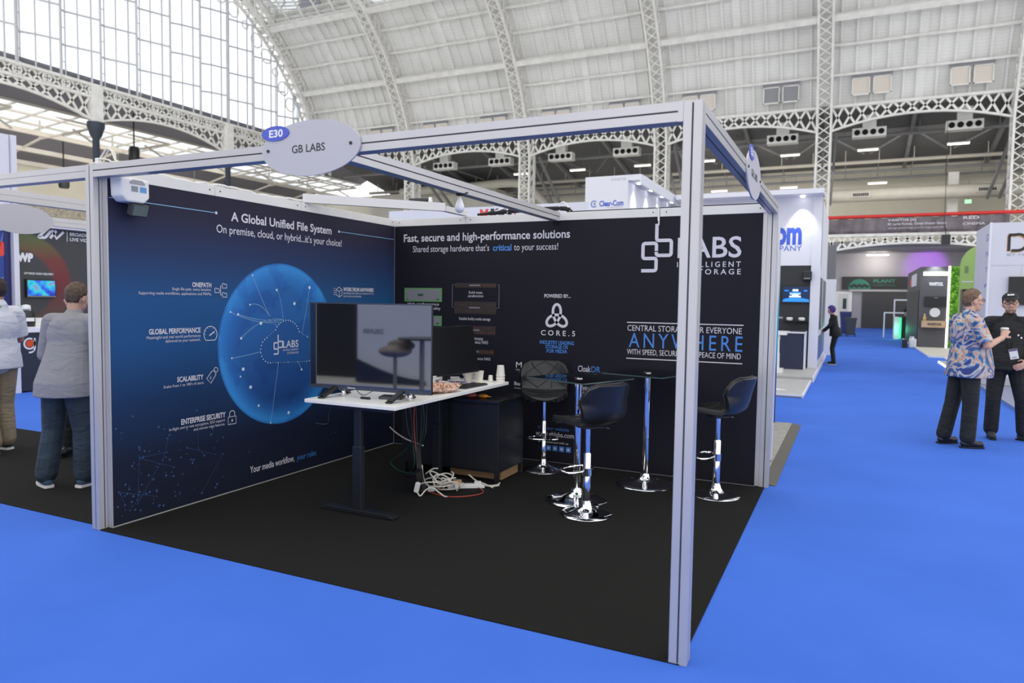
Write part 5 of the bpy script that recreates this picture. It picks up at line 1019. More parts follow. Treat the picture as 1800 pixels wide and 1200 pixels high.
P3(ST, 'side_notice', WHITESTAND, (2.94, 2.969, 30.2, 32.6, 2.45, 2.95)); P3(ST, 'red_mark', RED, (2.935, 2.968, 32.7, 33.4, 2.5, 2.8)); P3(ST, 'led_strip', mat('white_led', (1, 1, 1), .4, emit=(1, 1, 1), estr=2.5), (3.895, 3.955, 28.46, 28.56, .05, 3.16))
t = thing('wall_screen', 'switched-off black screen on the charcoal product stand', 'television', (3.5, 28.45, 1.9)); P3(t, 'casing', BLACKPLASTIC, (3.14, 3.86, 28.42, 28.498, 1.62, 2.0)); P3(t, 'maker_mark', GREYP, (3.45, 3.57, 28.415, 28.419, 1.94, 1.97))
t = thing('wall_disc', 'round white disc on the charcoal stand above the wooden shelf', 'display', (3.5, 28.48, 1.39)); b = MB(); b.tube([(0, .018, 0), (0, -.02, 0)], .175, 32); b.build('disc_body', WHITESTAND, t, smooth=True); b = MB(); b.tube([(0, -.0201, 0), (0, -.022, 0)], .15, 32); b.build('disc_face', mat('pale_disc', (.66, .66, .66), .4), t)
t = thing('wooden_shelf', 'pale wooden box shelf with black lettering on the charcoal stand', 'shelf', (3.45, 28.3, .95)); P3(t, 'board', mat('pale_oak', (.50, .34, .22), .5, noise=.12, nscale=9), (3.06, 3.88, 28.2, 28.498, .82, 1.07)); b = MB(); text(b, 'WAVETOOL', (0, 28.197, 0), X1, Z1, 3.24, 3.72, .90, .09, bold=.05); b.build('shelf_lettering', INK, t, world=True)
t = thing('bottle', 'amber bottle at the left end of the wooden shelf', 'bottle', (3.15, 28.3, 1.071)); b = MB(); b.lathe([(.05, 0), (.055, .02), (.055, .15), (.025, .19), (.02, .24)], n=16); b.build('glass', mat('amber', (.45, .30, .10), .3), t, smooth=True); b = MB(); b.lathe([(.023, .2405), (.023, .26)], n=12); b.build('cap', WHITEPLASTIC, t)
t = thing('jerrycan', 'white plastic can standing at the foot of the charcoal stand', 'container', (2.80, 28.45, 0)); b = MB(); b.box(-.13, .13, -.08, .08, .002, .36); b.build('body', mat('milky_plastic', (.62, .64, .66), .35), t, bevel=.03); b = MB(); b.tube([(0, 0, .36), (0, 0, .44)], .05, 12); b.tube(smooth_path([(-.09, 0, .35), (-.09, 0, .42), (-.03, 0, .43)]), .015, 6); b.build('cap', mat('milky_cap', (.7, .7, .72), .35), t)
t = thing('black_case', 'small black case beside the white plastic can', 'case', (2.52, 28.3, 0)); b = MB(); b.box(-.09, .09, -.15, .15, .002, .32); b.build('body', BLACKPLASTIC, t, bevel=.01); b = MB(); b.tube(smooth_path([(0, -.06, .32), (0, -.05, .36), (0, .05, .36), (0, .06, .32)]), .01, 6); b.build('handle', BLACKPLASTIC, t)
def moss(nt):
    tc = N(nt, 'ShaderNodeTexCoord'); n = N(nt, 'ShaderNodeTexVoronoi', i_Scale=9); nt.links.new(tc.outputs['Object'], n.inputs['Vector'])
    return ramp(nt, n.outputs['Distance'], [(0, (.33, .62, .06)), (.35, (.17, .42, .03)), (.7, (.06, .20, .012))])
b = MB(); r10 = random.Random(11); nx, nz = 12, 56
vs = [(3.97+.78*i/nx, 28.5-r10.uniform(0, .12), .05+3.1*j/nz) for i in range(nx+1) for j in range(nz+1)]; b.add(vs, [(i*(nz+1)+j, (i+1)*(nz+1)+j, (i+1)*(nz+1)+j+1, i*(nz+1)+j+1) for i in range(nx) for j in range(nz)]); b.box(3.97, 4.75, 28.5, 28.7, .05, 3.15)
tag(b.build('moss_wall', ramp_mat('bright_green_moss', .8, moss)), 'bright green moss wall beside the white light strip', 'wall decoration')
BEIGE = mat('beige_platform', (.52, .49, .43), .6, noise=.05, nscale=4)
t = thing('stand_platform', 'beige platform under the charcoal stand and moss wall', 'platform', (4, 26, 0)); P3(t, 'deck', BEIGE, (2.9, 7, 23.0, 36, 0, .05)); P3(t, 'edge_trim', WEDGE, (2.88, 2.899, 23, 36, 0, .052), (2.88, 7, 22.97, 22.999, 0, .052))
t = thing('stand_platform', 'grey platform corner with bright edge lights left of the man in the patterned shirt', 'platform', (4, 18, 0)); P3(t, 'deck', PLAT, (2.95, 7, 15.95, 20.8, 0, .05)); b = MB()
for k in range(14): b.box(2.925, 2.949, 16.0+.34*k, 16.22+.34*k, .005, .052)
b.build('edge_lights', MATS['white_led'], t, world=True)
LIME = mat('lime_panel', (.30, .46, .13), .5); t = thing('curved_panel', 'lime green panel with a rounded top corner behind the older man', 'panel', (3.4, 18.6, .05)); b = MB(); b.poly([(3.12, .0)]+[(3.12, 2.5)]+arcpts(3.62, 2.62, .5, 180, 90, 10, .55)+[(4.4, 3.17), (4.4, 0)], .1, (0, 18.7, .052), X1, Z1, (0, -1, 0)); b.build('panel', LIME, t, world=True); P3(t, 'white_line', PRINTW, (3.17, 3.42, 18.594, 18.599, 2.26, 2.29)); P3(t, 'grey_emblem', mat('olive_print', (.16, .24, .09), .5), (3.22, 3.30, 18.594, 18.599, 2.5, 2.68))
t = thing('display_totem', 'dark display totem half hidden by the older man head', 'display', (3.16, 17.3, .05)); P3(t, 'cabinet', BLACKPLASTIC, (3.03, 3.19, 17.2, 17.6, .051, 2.06), bevel=.02); P3(t, 'screen', mat('grey_lit_screen', (.20, .19, .19), .3), (3.04, 3.14, 17.195, 17.199, 1.0, 2.0))
# white stand at the right edge
GW = mat('cool_white_board', (.60, .60, .67), .5, noise=.02, nscale=2); t = thing('exhibition_stand', 'white stand at the right edge with a gold letter over a black screen', 'stand', (4.5, 14.5, .06))
P3(t, 'stand_body', GW, (3.075, 6.5, 14.0, 15.8, .06, 3.32)); P3(t, 'corner_strip', WHITESTAND, (3.06, 3.10, 13.985, 14.03, .06, 3.33)); P3(t, 'seam', mat('pale_seam', (.45, .45, .5), .5), (3.1, 6.5, 13.997, 13.9995, 2.465, 2.475), (3.62, 3.625, 13.997, 13.9995, .06, 2.465)); b = MB(); O = (0, 13.994, 0)
DL = [(3.385, 3.07), (3.50, 3.07)]+arcpts(3.54, 2.92, .16, 90, -90, 10)+[(3.44, 2.76)]; stroke(b, rounded(DL, .02), .055, O, X1, Z1); stroke(b, [(3.395, 3.06), (3.395, 2.75)], .05, O, X1, Z1); b.build('dark_letter', INK, t, world=True); b = MB(); O = (0, 13.996, 0); stroke(b, rounded([(u-.014, z-.012) for u, z in DL], .02), .06, O, X1, Z1); stroke(b, [(3.375, 3.06), (3.375, 2.74)], .03, O, X1, Z1); b.build('gold_letter', mat('gold_trim', (.50, .28, .10), .35, .5), t, world=True)
b = MB(); text(b, 'BY NTP', (0, 13.994, 0), X1, Z1, 3.375, 3.80, 2.655, .05); b.build('grey_lettering', MATS['grey_lettering'], t, world=True)
b = MB()
for k, s in enumerate('DNTP'): text(b, s, (3.073, 0, 0), (0, -1, 0), Z1, -14.40, -14.1, 2.98-.32*k, .14-.02*k)
b.build('side_lettering', BLUEPR, t, world=True); P3(t, 'skirting', mat('grey_plinth', (.40, .40, .46), .5), (3.065, 6.5, 13.98, 14.0, .06, .22))
t2 = thing('wall_screen', 'black screen on the white stand behind the man in the cap', 'television', (3.9, 13.97, 1.95)); P3(t2, 'casing', BLACKPLASTIC, (3.42, 4.5, 13.93, 13.995, 1.68, 2.24)); P3(t2, 'screen', MATS['matte_black_screen'], (3.43, 4.49, 13.926, 13.929, 1.70, 2.23))
t = thing('stand_platform', 'blue-grey platform with a metal edge behind the man in the cap', 'platform', (4.5, 12, 0)); P3(t, 'deck', mat('blue_grey_deck', (.20, .22, .32), .35), (3.02, 6.5, 9.2, 14.0, 0, .055)); P3(t, 'edge_trim', mat('brushed_edge', (.5, .5, .5), .3, .8), (2.995, 3.019, 9.2, 14, 0, .057))
# ------------------------------------------------------------------ neighbouring stands, left side
fl = thing('exhibition_booth', 'pale header beams of the next stand, left of the left front post', 'booth', (-6, 0, 0)); beam(fl, 'x', -9.2, -4.102, 0, .08); beam(fl, 'y', .081, 3.2, -5.92, -5.84, 2.40, 2.5); beam(fl, 'y', .081, 4.2, -7.75, -7.67, 2.40, 2.5); P3(fl, 'post', ALU, (-9.28, -9.2, 0, .08, 0, 2.5))
P3(fl, 'wall_panel', mat('white_back_panel', (.6, .6, .6), .5), (-4.062, -4.022, .085, 1.95, .008, 2.42))
P3(fl, 'beam_end_post', ALU, (-5.92, -5.84, 3.2, 3.28, 0, 2.5), (-7.75, -7.67, 4.2, 4.28, 0, 2.5))
t = thing('name_sign', 'blank back of an oval white sign at the left edge', 'sign', (-7.64, 1.62, 2.45)); b = MB(); b.poly(ell_pts(1.62, 2.44, .36, .16), .012, (-7.668, 0, 0), (0, 1, 0), Z1, (1, 0, 0)); b.build('board', SIGNB, t, world=True); b = MB(); b.tube([(-7.656, 1.4, 2.44), (-7.650, 1.4, 2.44)], .01, 8); b.build('bolt', INK, t, world=True)
def swoosh(nt):
    tc = N(nt, 'ShaderNodeTexCoord'); sp = N(nt, 'ShaderNodeSeparateXYZ'); nt.links.new(tc.outputs['Object'], sp.inputs[0])
    def sb(s, v): m = N(nt, 'ShaderNodeMath', operation='SUBTRACT'); m.inputs[1].default_value = v; nt.links.new(sp.outputs[s], m.inputs[0]); return m.outputs[0]
    cb = N(nt, 'ShaderNodeCombineXYZ'); nt.links.new(sb('Y', -1.25), cb.inputs[0]); nt.links.new(sb('Z', 1.78), cb.inputs[1]); ln = N(nt, 'ShaderNodeVectorMath', operation='LENGTH'); nt.links.new(cb.outputs[0], ln.inputs[0])
    band = ramp(nt, ln.outputs['Value'], [(.60, (0, 0, 0)), (.68, (1, 1, 1)), (.95, (1, 1, 1)), (1.0, (0, 0, 0))])
    mr = N(nt, 'ShaderNodeMapRange'); mr.inputs[1].default_value = 1.2; mr.inputs[2].default_value = 2.9; nt.links.new(sp.outputs['Z'], mr.inputs[0])
    colr = ramp(nt, mr.outputs[0], [(0, (.10, .06, .04)), (.3, (.15, .018, .03)), (.62, (.17, .035, .03)), (.8, (.12, .11, .04)), (1, (.07, .16, .06))])
    mx = N(nt, 'ShaderNodeMixRGB'); nt.links.new(band, mx.inputs[0]); mx.inputs[1].default_value = (.047, .047, .05, 1); nt.links.new(colr, mx.inputs[2]); return mx.outputs[0]
zs = thing('exhibition_stand', 'dark stand wall with a red-green swoosh and slanted white logo', 'stand', (-13.3, 6, 0)); P3(zs, 'wall_panel', ramp_mat('rainbow_swoosh_print', .5, swoosh), (-13.4, -13.2, 4.72, 9.5, 0, 2.86)).location = (13.3, -6, 0) if False else (0, 0, 0)
P3(zs, 'fascia', WHITESTAND, (-13.45, -13.0, 4.72, 9.5, 2.861, 3.02)); P3(zs, 'white_post', WHITESTAND, (-13.4, -13.1, 4.63, 4.719, 0, 4.46)); b = MB(); O = (-13.197, 0, 0); UY = (0, 1, 0)
stroke(b, rounded([(5.10, 2.86), (5.30, 2.86), (5.12, 2.68), (5.25, 2.68), (5.36, 2.82)], .03), .05, O, UY, Z1); stroke(b, [(5.34, 2.68), (5.46, 2.83)], .05, O, UY, Z1); stroke(b, [(5.38, 2.84), (5.46, 2.68), (5.60, 2.82)], .05, O, UY, Z1); rect(b, 5.66, 5.672, 2.64, 2.84, O, UY, Z1); text(b, 'BROADCAST', O, UY, Z1, 5.72, 6.25, 2.76, .06, bold=.02); text(b, 'LIVE VIDEO', O, UY, Z1, 5.72, 6.2, 2.66, .06, bold=.02); text(b, 'WP', O, UY, Z1, 4.68+.05, 5.02, 2.22, .14, bold=.07); text(b, 'OPTIMIZE VIDEO DELIVERY', O, UY, Z1, 4.85, 5.39, 1.98, .035, bold=.02); b.build('wall_lettering', PRINTW2, zs, world=True)
t = thing('wall_screen', 'small lit screen with blue and green picture on the dark stand, far left', 'television', (-13.17, 5.13, 1.72)); P3(t, 'casing', BLACKPLASTIC, (-13.199, -13.15, 4.86, 5.40, 1.555, 1.89))
def scr(nt):
    tc = N(nt, 'ShaderNodeTexCoord'); n = N(nt, 'ShaderNodeTexNoise', i_Scale=5, i_Detail=2); nt.links.new(tc.outputs['Object'], n.inputs['Vector']); return ramp(nt, n.outputs['Fac'], [(.3, (.01, .02, .25)), (.45, (.02, .10, .55)), (.6, (.02, .45, .45)), (.72, (.25, .05, .4))])
sm = ramp_mat('lit_blue_green_picture', .2, scr); b_ = sm.node_tree.nodes['Principled BSDF']; sm.node_tree.links.new(b_.inputs['Base Color'].links[0].from_socket, b_.inputs['Emission Color']); b_.inputs['Emission Strength'].default_value = .7
P3(t, 'screen', sm, (-13.149, -13.145, 4.88, 5.38, 1.585, 1.87)); P3(t, 'bezel_bar', GREYP, (-13.149, -13.143, 4.87, 5.39, 1.56, 1.582))
t = thing('exhibition_stand', 'royal blue stand wall with a red disc at the left edge', 'stand', (-13.3, 4, 0)); P3(t, 'lower_wall', mat('royal_blue_board', (.018, .05, .27), .4), (-13.4, -13.2, 2.5, 4.52, .0, 2.742)); P3(t, 'upper_wall', WHITESTAND, (-13.4, -13.15, 2.5, 4.62, 2.743, 4.46)); P3(t, 'edge_panel', mat('navy_edge', (.012, .015, .11), .4), (-13.4, -13.19, 4.521, 4.62, 0, 2.742)); b = MB(); disc(b, (4.43, 2.42), .14, (-13.197, 0, 0), UY, Z1, n=28); b.build('red_disc', mat('signal_red', (.75, .06, .04), .5), t, world=True); b = MB(); stroke(b, [(4.0, 1.9), (4.5, 1.9)], .01, (-13.197, 0, 0), UY, Z1); stroke(b, [(4.3, 1.9), (4.52, 2.72)], .008, (-13.197, 0, 0), UY, Z1); b.build('pale_lines', LINE, t, world=True)
t = thing('display_counter', 'white-topped dark counter with a white and orange letter logo, far left', 'counter', (-11.9, 4.1, 0)); P3(t, 'front_panel', mat('slate_counter', (.022, .026, .036), .4), (-12.4, -11.6, 3.84, 4.18, .02, .985)); P3(t, 'side_edges', WHITESTAND, (-12.4, -11.595, 3.76, 3.839, 0, .985), (-12.4, -11.595, 4.181, 4.26, 0, .985)); P3(t, 'worktop', WHITELAM, (-12.5, -11.55, 3.74, 5.6, .986, 1.07)); P3(t, 'far_support', WHITESTAND, (-12.4, -11.7, 5.4, 5.55, 0, .985)); b = MB(); O = (-11.597, 0, 0); stroke(b, arcpts(3.985, .80, .085, 60, 400, 22), .028, O, UY, Z1, 0); stroke(b, rounded([(4.068, .89), (4.068, .70), (4.02, .65), (3.97, .655)], .04), .028, O, UY, Z1); b.build('white_letter', PRINTW2, t, world=True); b = MB(); disc(b, (3.985, .80), .06, O, UY, Z1); b.add([Vector(O)+Vector((.0005, u, z)) for u, z in ((3.99, .8598), (4.045, .8598), (4.0448, .805))], [(0, 2, 1)]); b.build('orange_drop', mat('orange_print_bright', (.75, .08, .01), .5), t, world=True)
t = thing('camera_unit', 'black camera-like device with papers on the white counter, far left', 'device', (-11.9, 4.12, 1.071)); b = MB(); b.lathe([(.12, 0), (.13, .06), (.12, .2), (.09, .26), (.03, .27)], n=18); b.build('body', BLACKPLASTIC, t, smooth=True); b = MB(); b.lathe([(.05, .271), (.07, .30), (.05, .36), (.01, .37)], n=14); b.build('white_cap', WHITEPLASTIC, t, smooth=True); b = MB(); b.rbox((.125, -.01, .12), (.02, .12, .06)); b.build('label', WHITEPLASTIC, t)
t = thing('leaflets', 'pile of white leaflets behind the black device on the white counter', 'paper', (-12.2, 4.45, 1.071)); P3(t, 'leaflet_pile', WHITEPLASTIC, (-12.4, -12.0, 4.3, 4.75, 1.0715, 1.20)); P3(t, 'leaflet_holder', mat('mint_holder', (.45, .55, .5), .3), (-12.45, -12.42, 4.25, 4.5, 1.0715, 1.42))
# chrome folding stool beside the man in the blazer
t = thing('tall_stool', 'chrome-legged tall stool beyond the man in the grey blazer', 'stool', (-5.36, 1.28, .006)); b = MB()
SP = [(-.17, -.17), (.17, -.17), (.17, .17), (-.17, .17)]
for x, y in SP: lb = MB(); lb.tube([(x*1.25, y*1.25, .001), (x*.5, y*.5, .60)], .013, 8); lb.build('leg', CHROME, t, smooth=True)
b.tube([(x*1.05, y*1.05, .22) for x, y in SP], .009, 6, closed=True); b.build('foot_ring', CHROME, t, smooth=True); b = MB(); b.lathe([(.02, .595), (.16, .60), (.17, .62), (.17, .65), (.15, .665), (.02, .668)], n=24); b.build('seat', BLACKLEATHER, t, smooth=True)
# ------------------------------------------------------------------ stand opposite the booth (seen in the television's reflection)
t = thing('exhibition_stand', 'pale stand wall across the aisle, mirrored in the television', 'stand', (-6, -6, 0)); P3(t, 'pale_wall', mat('pale_blue_grey_board', (.80, .83, .88), .5), (-7.18, -2.6, -6.2, -6.05, .0, 3.4)); P3(t, 'dark_wall', DGW, (-13, -7.185, -6.9, -6.7, 0, 4.2)); b = MB(); text(b, 'DELIVER', (0, -6.045, 0), (-1, 0, 0), Z1, 6.62, 7.06, .95, .085, bold=.02); b.build('wall_lettering', mat('slate_lettering', (.16, .18, .22), .5), t, world=True)
b = MB(); b.poly([(-7.18, .02), (-7.18, .46)]+[(-7.18+.09*k, .46-.36*math.sin(k/16*PI/2)) for k in range(1, 17)]+[(-5.7, .02)], .06, (0, -6.04, 0), X1, Z1, (0, 1, 0)); b.build('dark_curved_base', NAVYC, t, world=True)
def shell(loc, label):
    t = thing('shell_stool', label, 'stool', loc, 0, 'shell stools across the aisle'); b = MB(); b.ell((0, 0, .80), (.27, .25, .10), nu=20); b.ell((.0, -.2, .88), (.25, .06, .10)); b.build('seat', mat('taupe_shell', (.26, .22, .20), .6), t, smooth=True); b = MB(); b.lathe([(.2, .001), (.2, .01), (.03, .03), (.03, .72)], n=20); b.build('pedestal', GREYIRON, t, smooth=True)
shell((-5.27, -4.0, 0), 'taupe shell stool across the aisle, mirrored in the television screen'); shell((-4.35, -4.3, 0), 'second taupe shell stool across the aisle, right of the mirrored table')
t = thing('bar_table', 'dark round bar table across the aisle between the shell stools', 'table', (-4.85, -4.1, 0)); b = MB(); b.lathe([(.38, .99), (.38, 1.015)], n=32); b.build('table_top', BLACKPLASTIC, t); b = MB(); b.lathe([(.26, .001), (.26, .01), (.04, .03), (.04, .99)], n=20); b.build('pedestal', GREYIRON, t, smooth=True)
# ------------------------------------------------------------------ people
def remesh(mb, voxel, name, m_, parent, it=4):
    me = bpy.data.meshes.new(name); me.from_pydata(mb.v, [], mb.f); o = bpy.data.objects.new(name, me); COL.objects.link(o)
    md = o.modifiers.new('r', 'REMESH'); md.mode = 'VOXEL'; md.voxel_size = voxel
    sm_ = o.modifiers.new('s', 'SMOOTH'); sm_.factor = .5; sm_.iterations = it
    new = bpy.data.meshes.new_from_object(o.evaluated_get(bpy.context.evaluated_depsgraph_get())); new.name = name
    o.modifiers.clear(); o.data = new; bpy.data.meshes.remove(me); new.materials.clear(); new.materials.append(m_)
    new.polygons.foreach_set('use_smooth', [True]*len(new.polygons)); o.parent = parent
    return o
def rotm(yaw=0, pitch=0, roll=0): return Matrix.Rotation(yaw, 3, 'Z') @ Matrix.Rotation(pitch, 3, 'X') @ Matrix.Rotation(roll, 3, 'Y')
SKIN = mat('fair_skin', (.56, .33, .245), .5, noise=.06, nscale=12); SKIN2 = mat('tanned_skin', (.42, .22, .14), .5, noise=.06, nscale=12)
LIP = mat('lip', (.42, .19, .16), .5); EYEW = mat('eye_white', (.7, .68, .66), .3); EYED = mat('eye_dark', (.03, .025, .02), .2)
def hand(b, wr, d, pn, curl, sgn, s=1):
    """palm, four jointed fingers and a side thumb; d = finger direction, pn = palm side"""
    wr, d, pn = Vector(wr), Vector(d).normalized(), Vector(pn).normalized(); pn = (pn-d*pn.dot(d)).normalized(); sd = d.cross(pn)*sgn
    c = wr+d*.05*s
    b.ell(c, (.040*s, .056*s, .017*s), Matrix((sd, d, -pn)).transposed(), 12, 8); b.cap(wr-d*.02, wr+d*.02, .026*s, .026*s)
    for k, (o, L) in enumerate(((-.031, .064), (-.0105, .076), (.0105, .082), (.031, .074))):
        p = c+sd*o*s+d*.04*s; a = curl*(.9+.1*k); dd = (d*math.cos(a*.6)+pn*math.sin(a*.6)); q = p+dd*L*.5*s; d2 = (d*math.cos(a*1.5)+pn*math.sin(a*1.5)); e = q+d2*L*.5*s
        b.cap(p, q, .0095*s, .0088*s, 8); b.cap(q, e, .0088*s, .0075*s, 8)
    p = wr+d*.025*s+sd*.034*s; q = p+(d*.55+sd*.6+pn*.45).normalized()*.042*s; e = q+(d*.8+pn*(.3+.5*curl)+sd*(.1-.3*curl)).normalized()*.034*s
    b.cap(p, q, .013*s, .011*s, 8); b.cap(q, e, .011*s, .009*s, 8)
def person(label, loc, rz, H, J=None, skin=SKIN, top=None, top_name='shirt', sleeve='short', trousers=None, shoe=None, sole=None, hair=None, hairstyle='short', belly=0, lean=0, head=(0, 0, 0), headoff=(0, 0, 0), hands=None, foot=(0, 0), voxel=.008, hem=.86, wide=1.0, glasses=False, extra=None, loose=0):
    s = H/1.78; t = thing('person', label, 'person', loc, rz)
    D = dict(pel=(0, 0, .96), che=(0, lean*.6, 1.30), nek=(0, lean-.015, 1.50), shR=(.185*wide, lean*.9-.01, 1.435), shL=(-.185*wide, lean*.9-.01, 1.435), elR=(.235, lean*.8-.03, 1.15), elL=(-.235, lean*.8-.03, 1.15), wrR=(.245, lean*.6+.07, .90), wrL=(-.245, lean*.6+.07, .90),
             hiR=(.092, 0, .92), hiL=(-.092, 0, .92), knR=(.10, .03, .50), knL=(-.10, .03, .50), anR=(.105, -.02, .085), anL=(-.105, -.02, .085)); D.update(J or {})
    g = {k: Vector(v)*s for k, v in D.items()}
    hc = g['nek']+Vector((0, .03, .155))*s+Vector(headoff)*s; Rh = rotm(*head); hp = lambda *v: hc + Rh @ (Vector(v)*s)
    def torso(b, f):
        b.ell(g['pel'], ((.158*wide+f)*s, (.115+f)*s, (.14+f)*s)); m = (g['pel']+g['che'])/2
        b.ell(m+Vector((0, .02+belly*.45, -.02))*s, ((.145*wide+f+belly*.25)*s, (.11+f+belly*.55)*s, (.19+f)*s)); b.ell(g['che'], ((.165*wide+f)*s, (.118+f)*s, (.19+f)*s))
        b.cap(g['shL']*.92+g['nek']*.08, g['shR']*.92+g['nek']*.08, (.046+f)*s, (.046+f)*s); b.cap(g['che']+Vector((0, -.01, .08))*s, g['nek'], (.10+f)*s, (.06+f*.6)*s)
    def arm(b, sd, f, n=2, f2=None):
        b.cap(g['sh'+sd], g['el'+sd], (.053+f)*s, (.042+f)*s)
        if n > 1: b.cap(g['el'+sd], g['wr'+sd], (.042+(f if f2 is None else f2))*s, (.028+(f if f2 is None else f2))*s)
    def leg(b, sd, f, flare=0):
        b.cap(g['hi'+sd], g['kn'+sd], (.082+f)*s, (.056+f)*s); b.cap(g['kn'+sd], g['an'+sd]+Vector((0, 0, .035 if flare else 0))*s, (.054+f)*s, (.038+f+flare)*s)
    # body: one continuous skin
    b = MB(); torso(b, -.018)
    for sd, sg in (('R', 1), ('L', -1)):
        arm(b, sd, -.006, 2, 0); leg(b, sd, -.014)
        hd = (hands or {}).get(sd, {}); d = hd.get('d', g['wr'+sd]-g['el'+sd]); hand(b, g['wr'+sd], d, hd.get('pn', (-sg, .2, 0)), hd.get('curl', .45), hd.get('flip', sg), s)
    b.cap(g['nek']-Vector((0, 0, .03))*s, hp(0, -.02, -.07), .058*s, .053*s)
    b.ell(hp(0, -.005, .02), (.074*s, .095*s, .105*s), Rh, 20, 14); b.ell(hp(0, .03, -.055), (.058*s, .066*s, .065*s), Rh, 16, 10); b.ell(hp(0, .062, -.093), (.030*s, .030*s, .022*s), Rh)
    b.cap(hp(0, .083, .012), hp(0, .108, -.028), .010*s, .0145*s, 8); b.ell(hp(0, .083, -.066), (.026*s, .014*s, .014*s), Rh); b.ell(hp(0, .078, .030), (.058*s, .018*s, .013*s), Rh)
    for x in (-1, 1): b.ell(hp(x*.077, -.008, -.008), (.010*s, .024*s, .034*s), Rh, 10, 7); b.ell(hp(x*.045, .06, -.028), (.024*s, .022*s, .024*s), Rh)
    remesh(b, voxel*.75, 'body', skin, t)
    # face details
    for x in (-1, 1):
        b = MB(); b.ell(hp(x*.031, .0875, .008), (.0125*s, .008*s, .0075*s), Rh, 10, 7); e = b.build('eye', EYEW, t, smooth=True); b = MB(); b.ell(hp(x*.031, .0935, .008), (.006*s, .004*s, .006*s), Rh, 8, 6); b.build('iris', EYED, e, smooth=True)
        b = MB(); b.cap(hp(x*.016, .097, .031), hp(x*.05, .088, .033), .0045*s, .003*s, 6); b.build('eyebrow', hair or EYED, t, smooth=True)
    b = MB(); b.cap(hp(-.019, .0925, -.064), hp(.019, .0925, -.064), .0058*s, .0058*s, 8); b.build('mouth', LIP, t, smooth=True)
    # clothes
    if trousers:
        b = MB()
        for sd in 'RL': leg(b, sd, .012+loose*1.3, .010+loose*.5)
        b.ell(g['pel']+Vector((0, -.0, -.02))*s, ((.160*wide)*s, .125*s, .13*s)); remesh(b, voxel, 'trousers', trousers, t)
    if top:
        b = MB(); torso(b, .014+loose); m = (g['pel']+g['che'])/2
        wst = m+Vector((0, .015+belly*.4, 0))*s
        b.loft([(g['pel'].x, g['pel'].y+(.01+belly*.3)*s, hem*s, (.222*wide+loose+belly*.15)*s, (.18+loose+belly*.45)*s), (g['pel'].x, g['pel'].y+(.01+belly*.4)*s, (hem+.12)*s, (.212*wide+loose+belly*.15)*s, (.175+loose+belly*.45)*s), (wst.x, wst.y, 1.16*s, (.165*wide+loose+belly*.25)*s, (.130+loose+belly*.5)*s), (g['che'].x, g['che'].y, 1.32*s, (.17*wide)*s, .125*s)])
        for sd in 'RL':
            if sleeve == 'short': q = g['sh'+sd].lerp(g['el'+sd], .86); b.tube([g['sh'+sd], g['sh'+sd].lerp(q, .5), q], [(.058+loose)*s, (.062+loose)*s, (.064+loose)*s], 14)
            else: arm(b, sd, .014+loose*.6)
        remesh(b, voxel, top_name, top, t)
    for sd, sg in (('R', 0), ('L', 1)):
        a = foot[sg]; an = g['an'+sd]; fd = Vector((-math.sin(a), math.cos(a), 0)); b = MB(); fz = Vector((0, 0, 1))
        b.cap(Vector((an.x, an.y, .05*s))-fd*.03*s, Vector((an.x, an.y, .045*s))+fd*.14*s, .043*s, .036*s, 14); b.cap(Vector((an.x, an.y, .075*s)), Vector((an.x, an.y, .05*s))+fd*.08*s, .047*s, .042*s, 14); b.v = [(x, y, max(z, .012)) for x, y, z in b.v]
        sh = remesh(b, .008, 'shoe', shoe or BLACKPLASTIC, t, 3)
        b = MB(); sdv = Vector((fd.y, -fd.x, 0)); prof = [(-.075, .02), (-.07, .036), (0, .042), (.10, .044), (.16, .034), (.182, .012)]; pts = [Vector((an.x, an.y, 0))+(fd*p+sdv*q)*s for p, q in prof]+[Vector((an.x, an.y, 0))+(fd*p-sdv*q)*s for p, q in prof[::-1]]
        k = len(pts); b.add([p+fz*.001 for p in pts]+[p+fz*.022 for p in pts], [tuple(range(k))[::-1], tuple(range(k, 2*k))]+[(i, (i+1) % k, k+(i+1) % k, k+i) for i in range(k)]); b.build('sole', sole or BLACKPLASTIC, sh)
    if hair:
        b = MB(); rg = random.Random(int(H*100)); R0 = (.083, .105, .112); C0 = (0, -.012, .028)
        tmp = MB(); tmp.ell((0, 0, 0), (1, 1, 1), nu=30, nv=22); keep = []
        for f in tmp.f:
            c = sum((Vector(tmp.v[i]) for i in f), Vector())/len(f)
            if hairstyle == 'short': ok = c.z > -.28+(.95*max(0, c.y+.25) if c.y > -.25 else 0) or (c.y < -.35 and c.z > -.72)
            elif hairstyle == 'bob': ok = c.y < .35 or c.z > .45
            else: ok = c.y < .25 and c.z > -.75
            if ok: keep.append(f)
        jit = [1+rg.uniform(-.03, .05) for _ in tmp.v]; k_ = 1.1 if hairstyle == 'bob' else 1
        b.add([hp(C0[0]+v[0]*R0[0]*j*k_, C0[1]+v[1]*R0[1]*j*k_, C0[2]+v[2]*R0[2]*j*(1.12 if hairstyle == 'bob' else 1)) for v, j in zip(tmp.v, jit)], keep); b.build('hair', hair, t, smooth=True, solid=.012*s)
    if glasses:
        b = MB()
        for x in (-1, 1): b.tube([hp(x*.033+.024*math.cos(a), .105-.006*abs(math.cos(a)), .006+.017*math.sin(a)) for a in [2*PI*k/14 for k in range(14)]], .0028*s, 6, closed=True); b.tube([hp(x*.057, .102, .010), hp(x*.078, .05, .012), hp(x*.080, -.01, .004)], .0026*s, 6)
        b.tube([hp(-.009, .108, .010), hp(.009, .108, .010)], .0026*s, 6); b.build('glasses', BLACKPLASTIC, t, smooth=True)
    if extra: extra(t, g, hp, Rh, s)
    return t
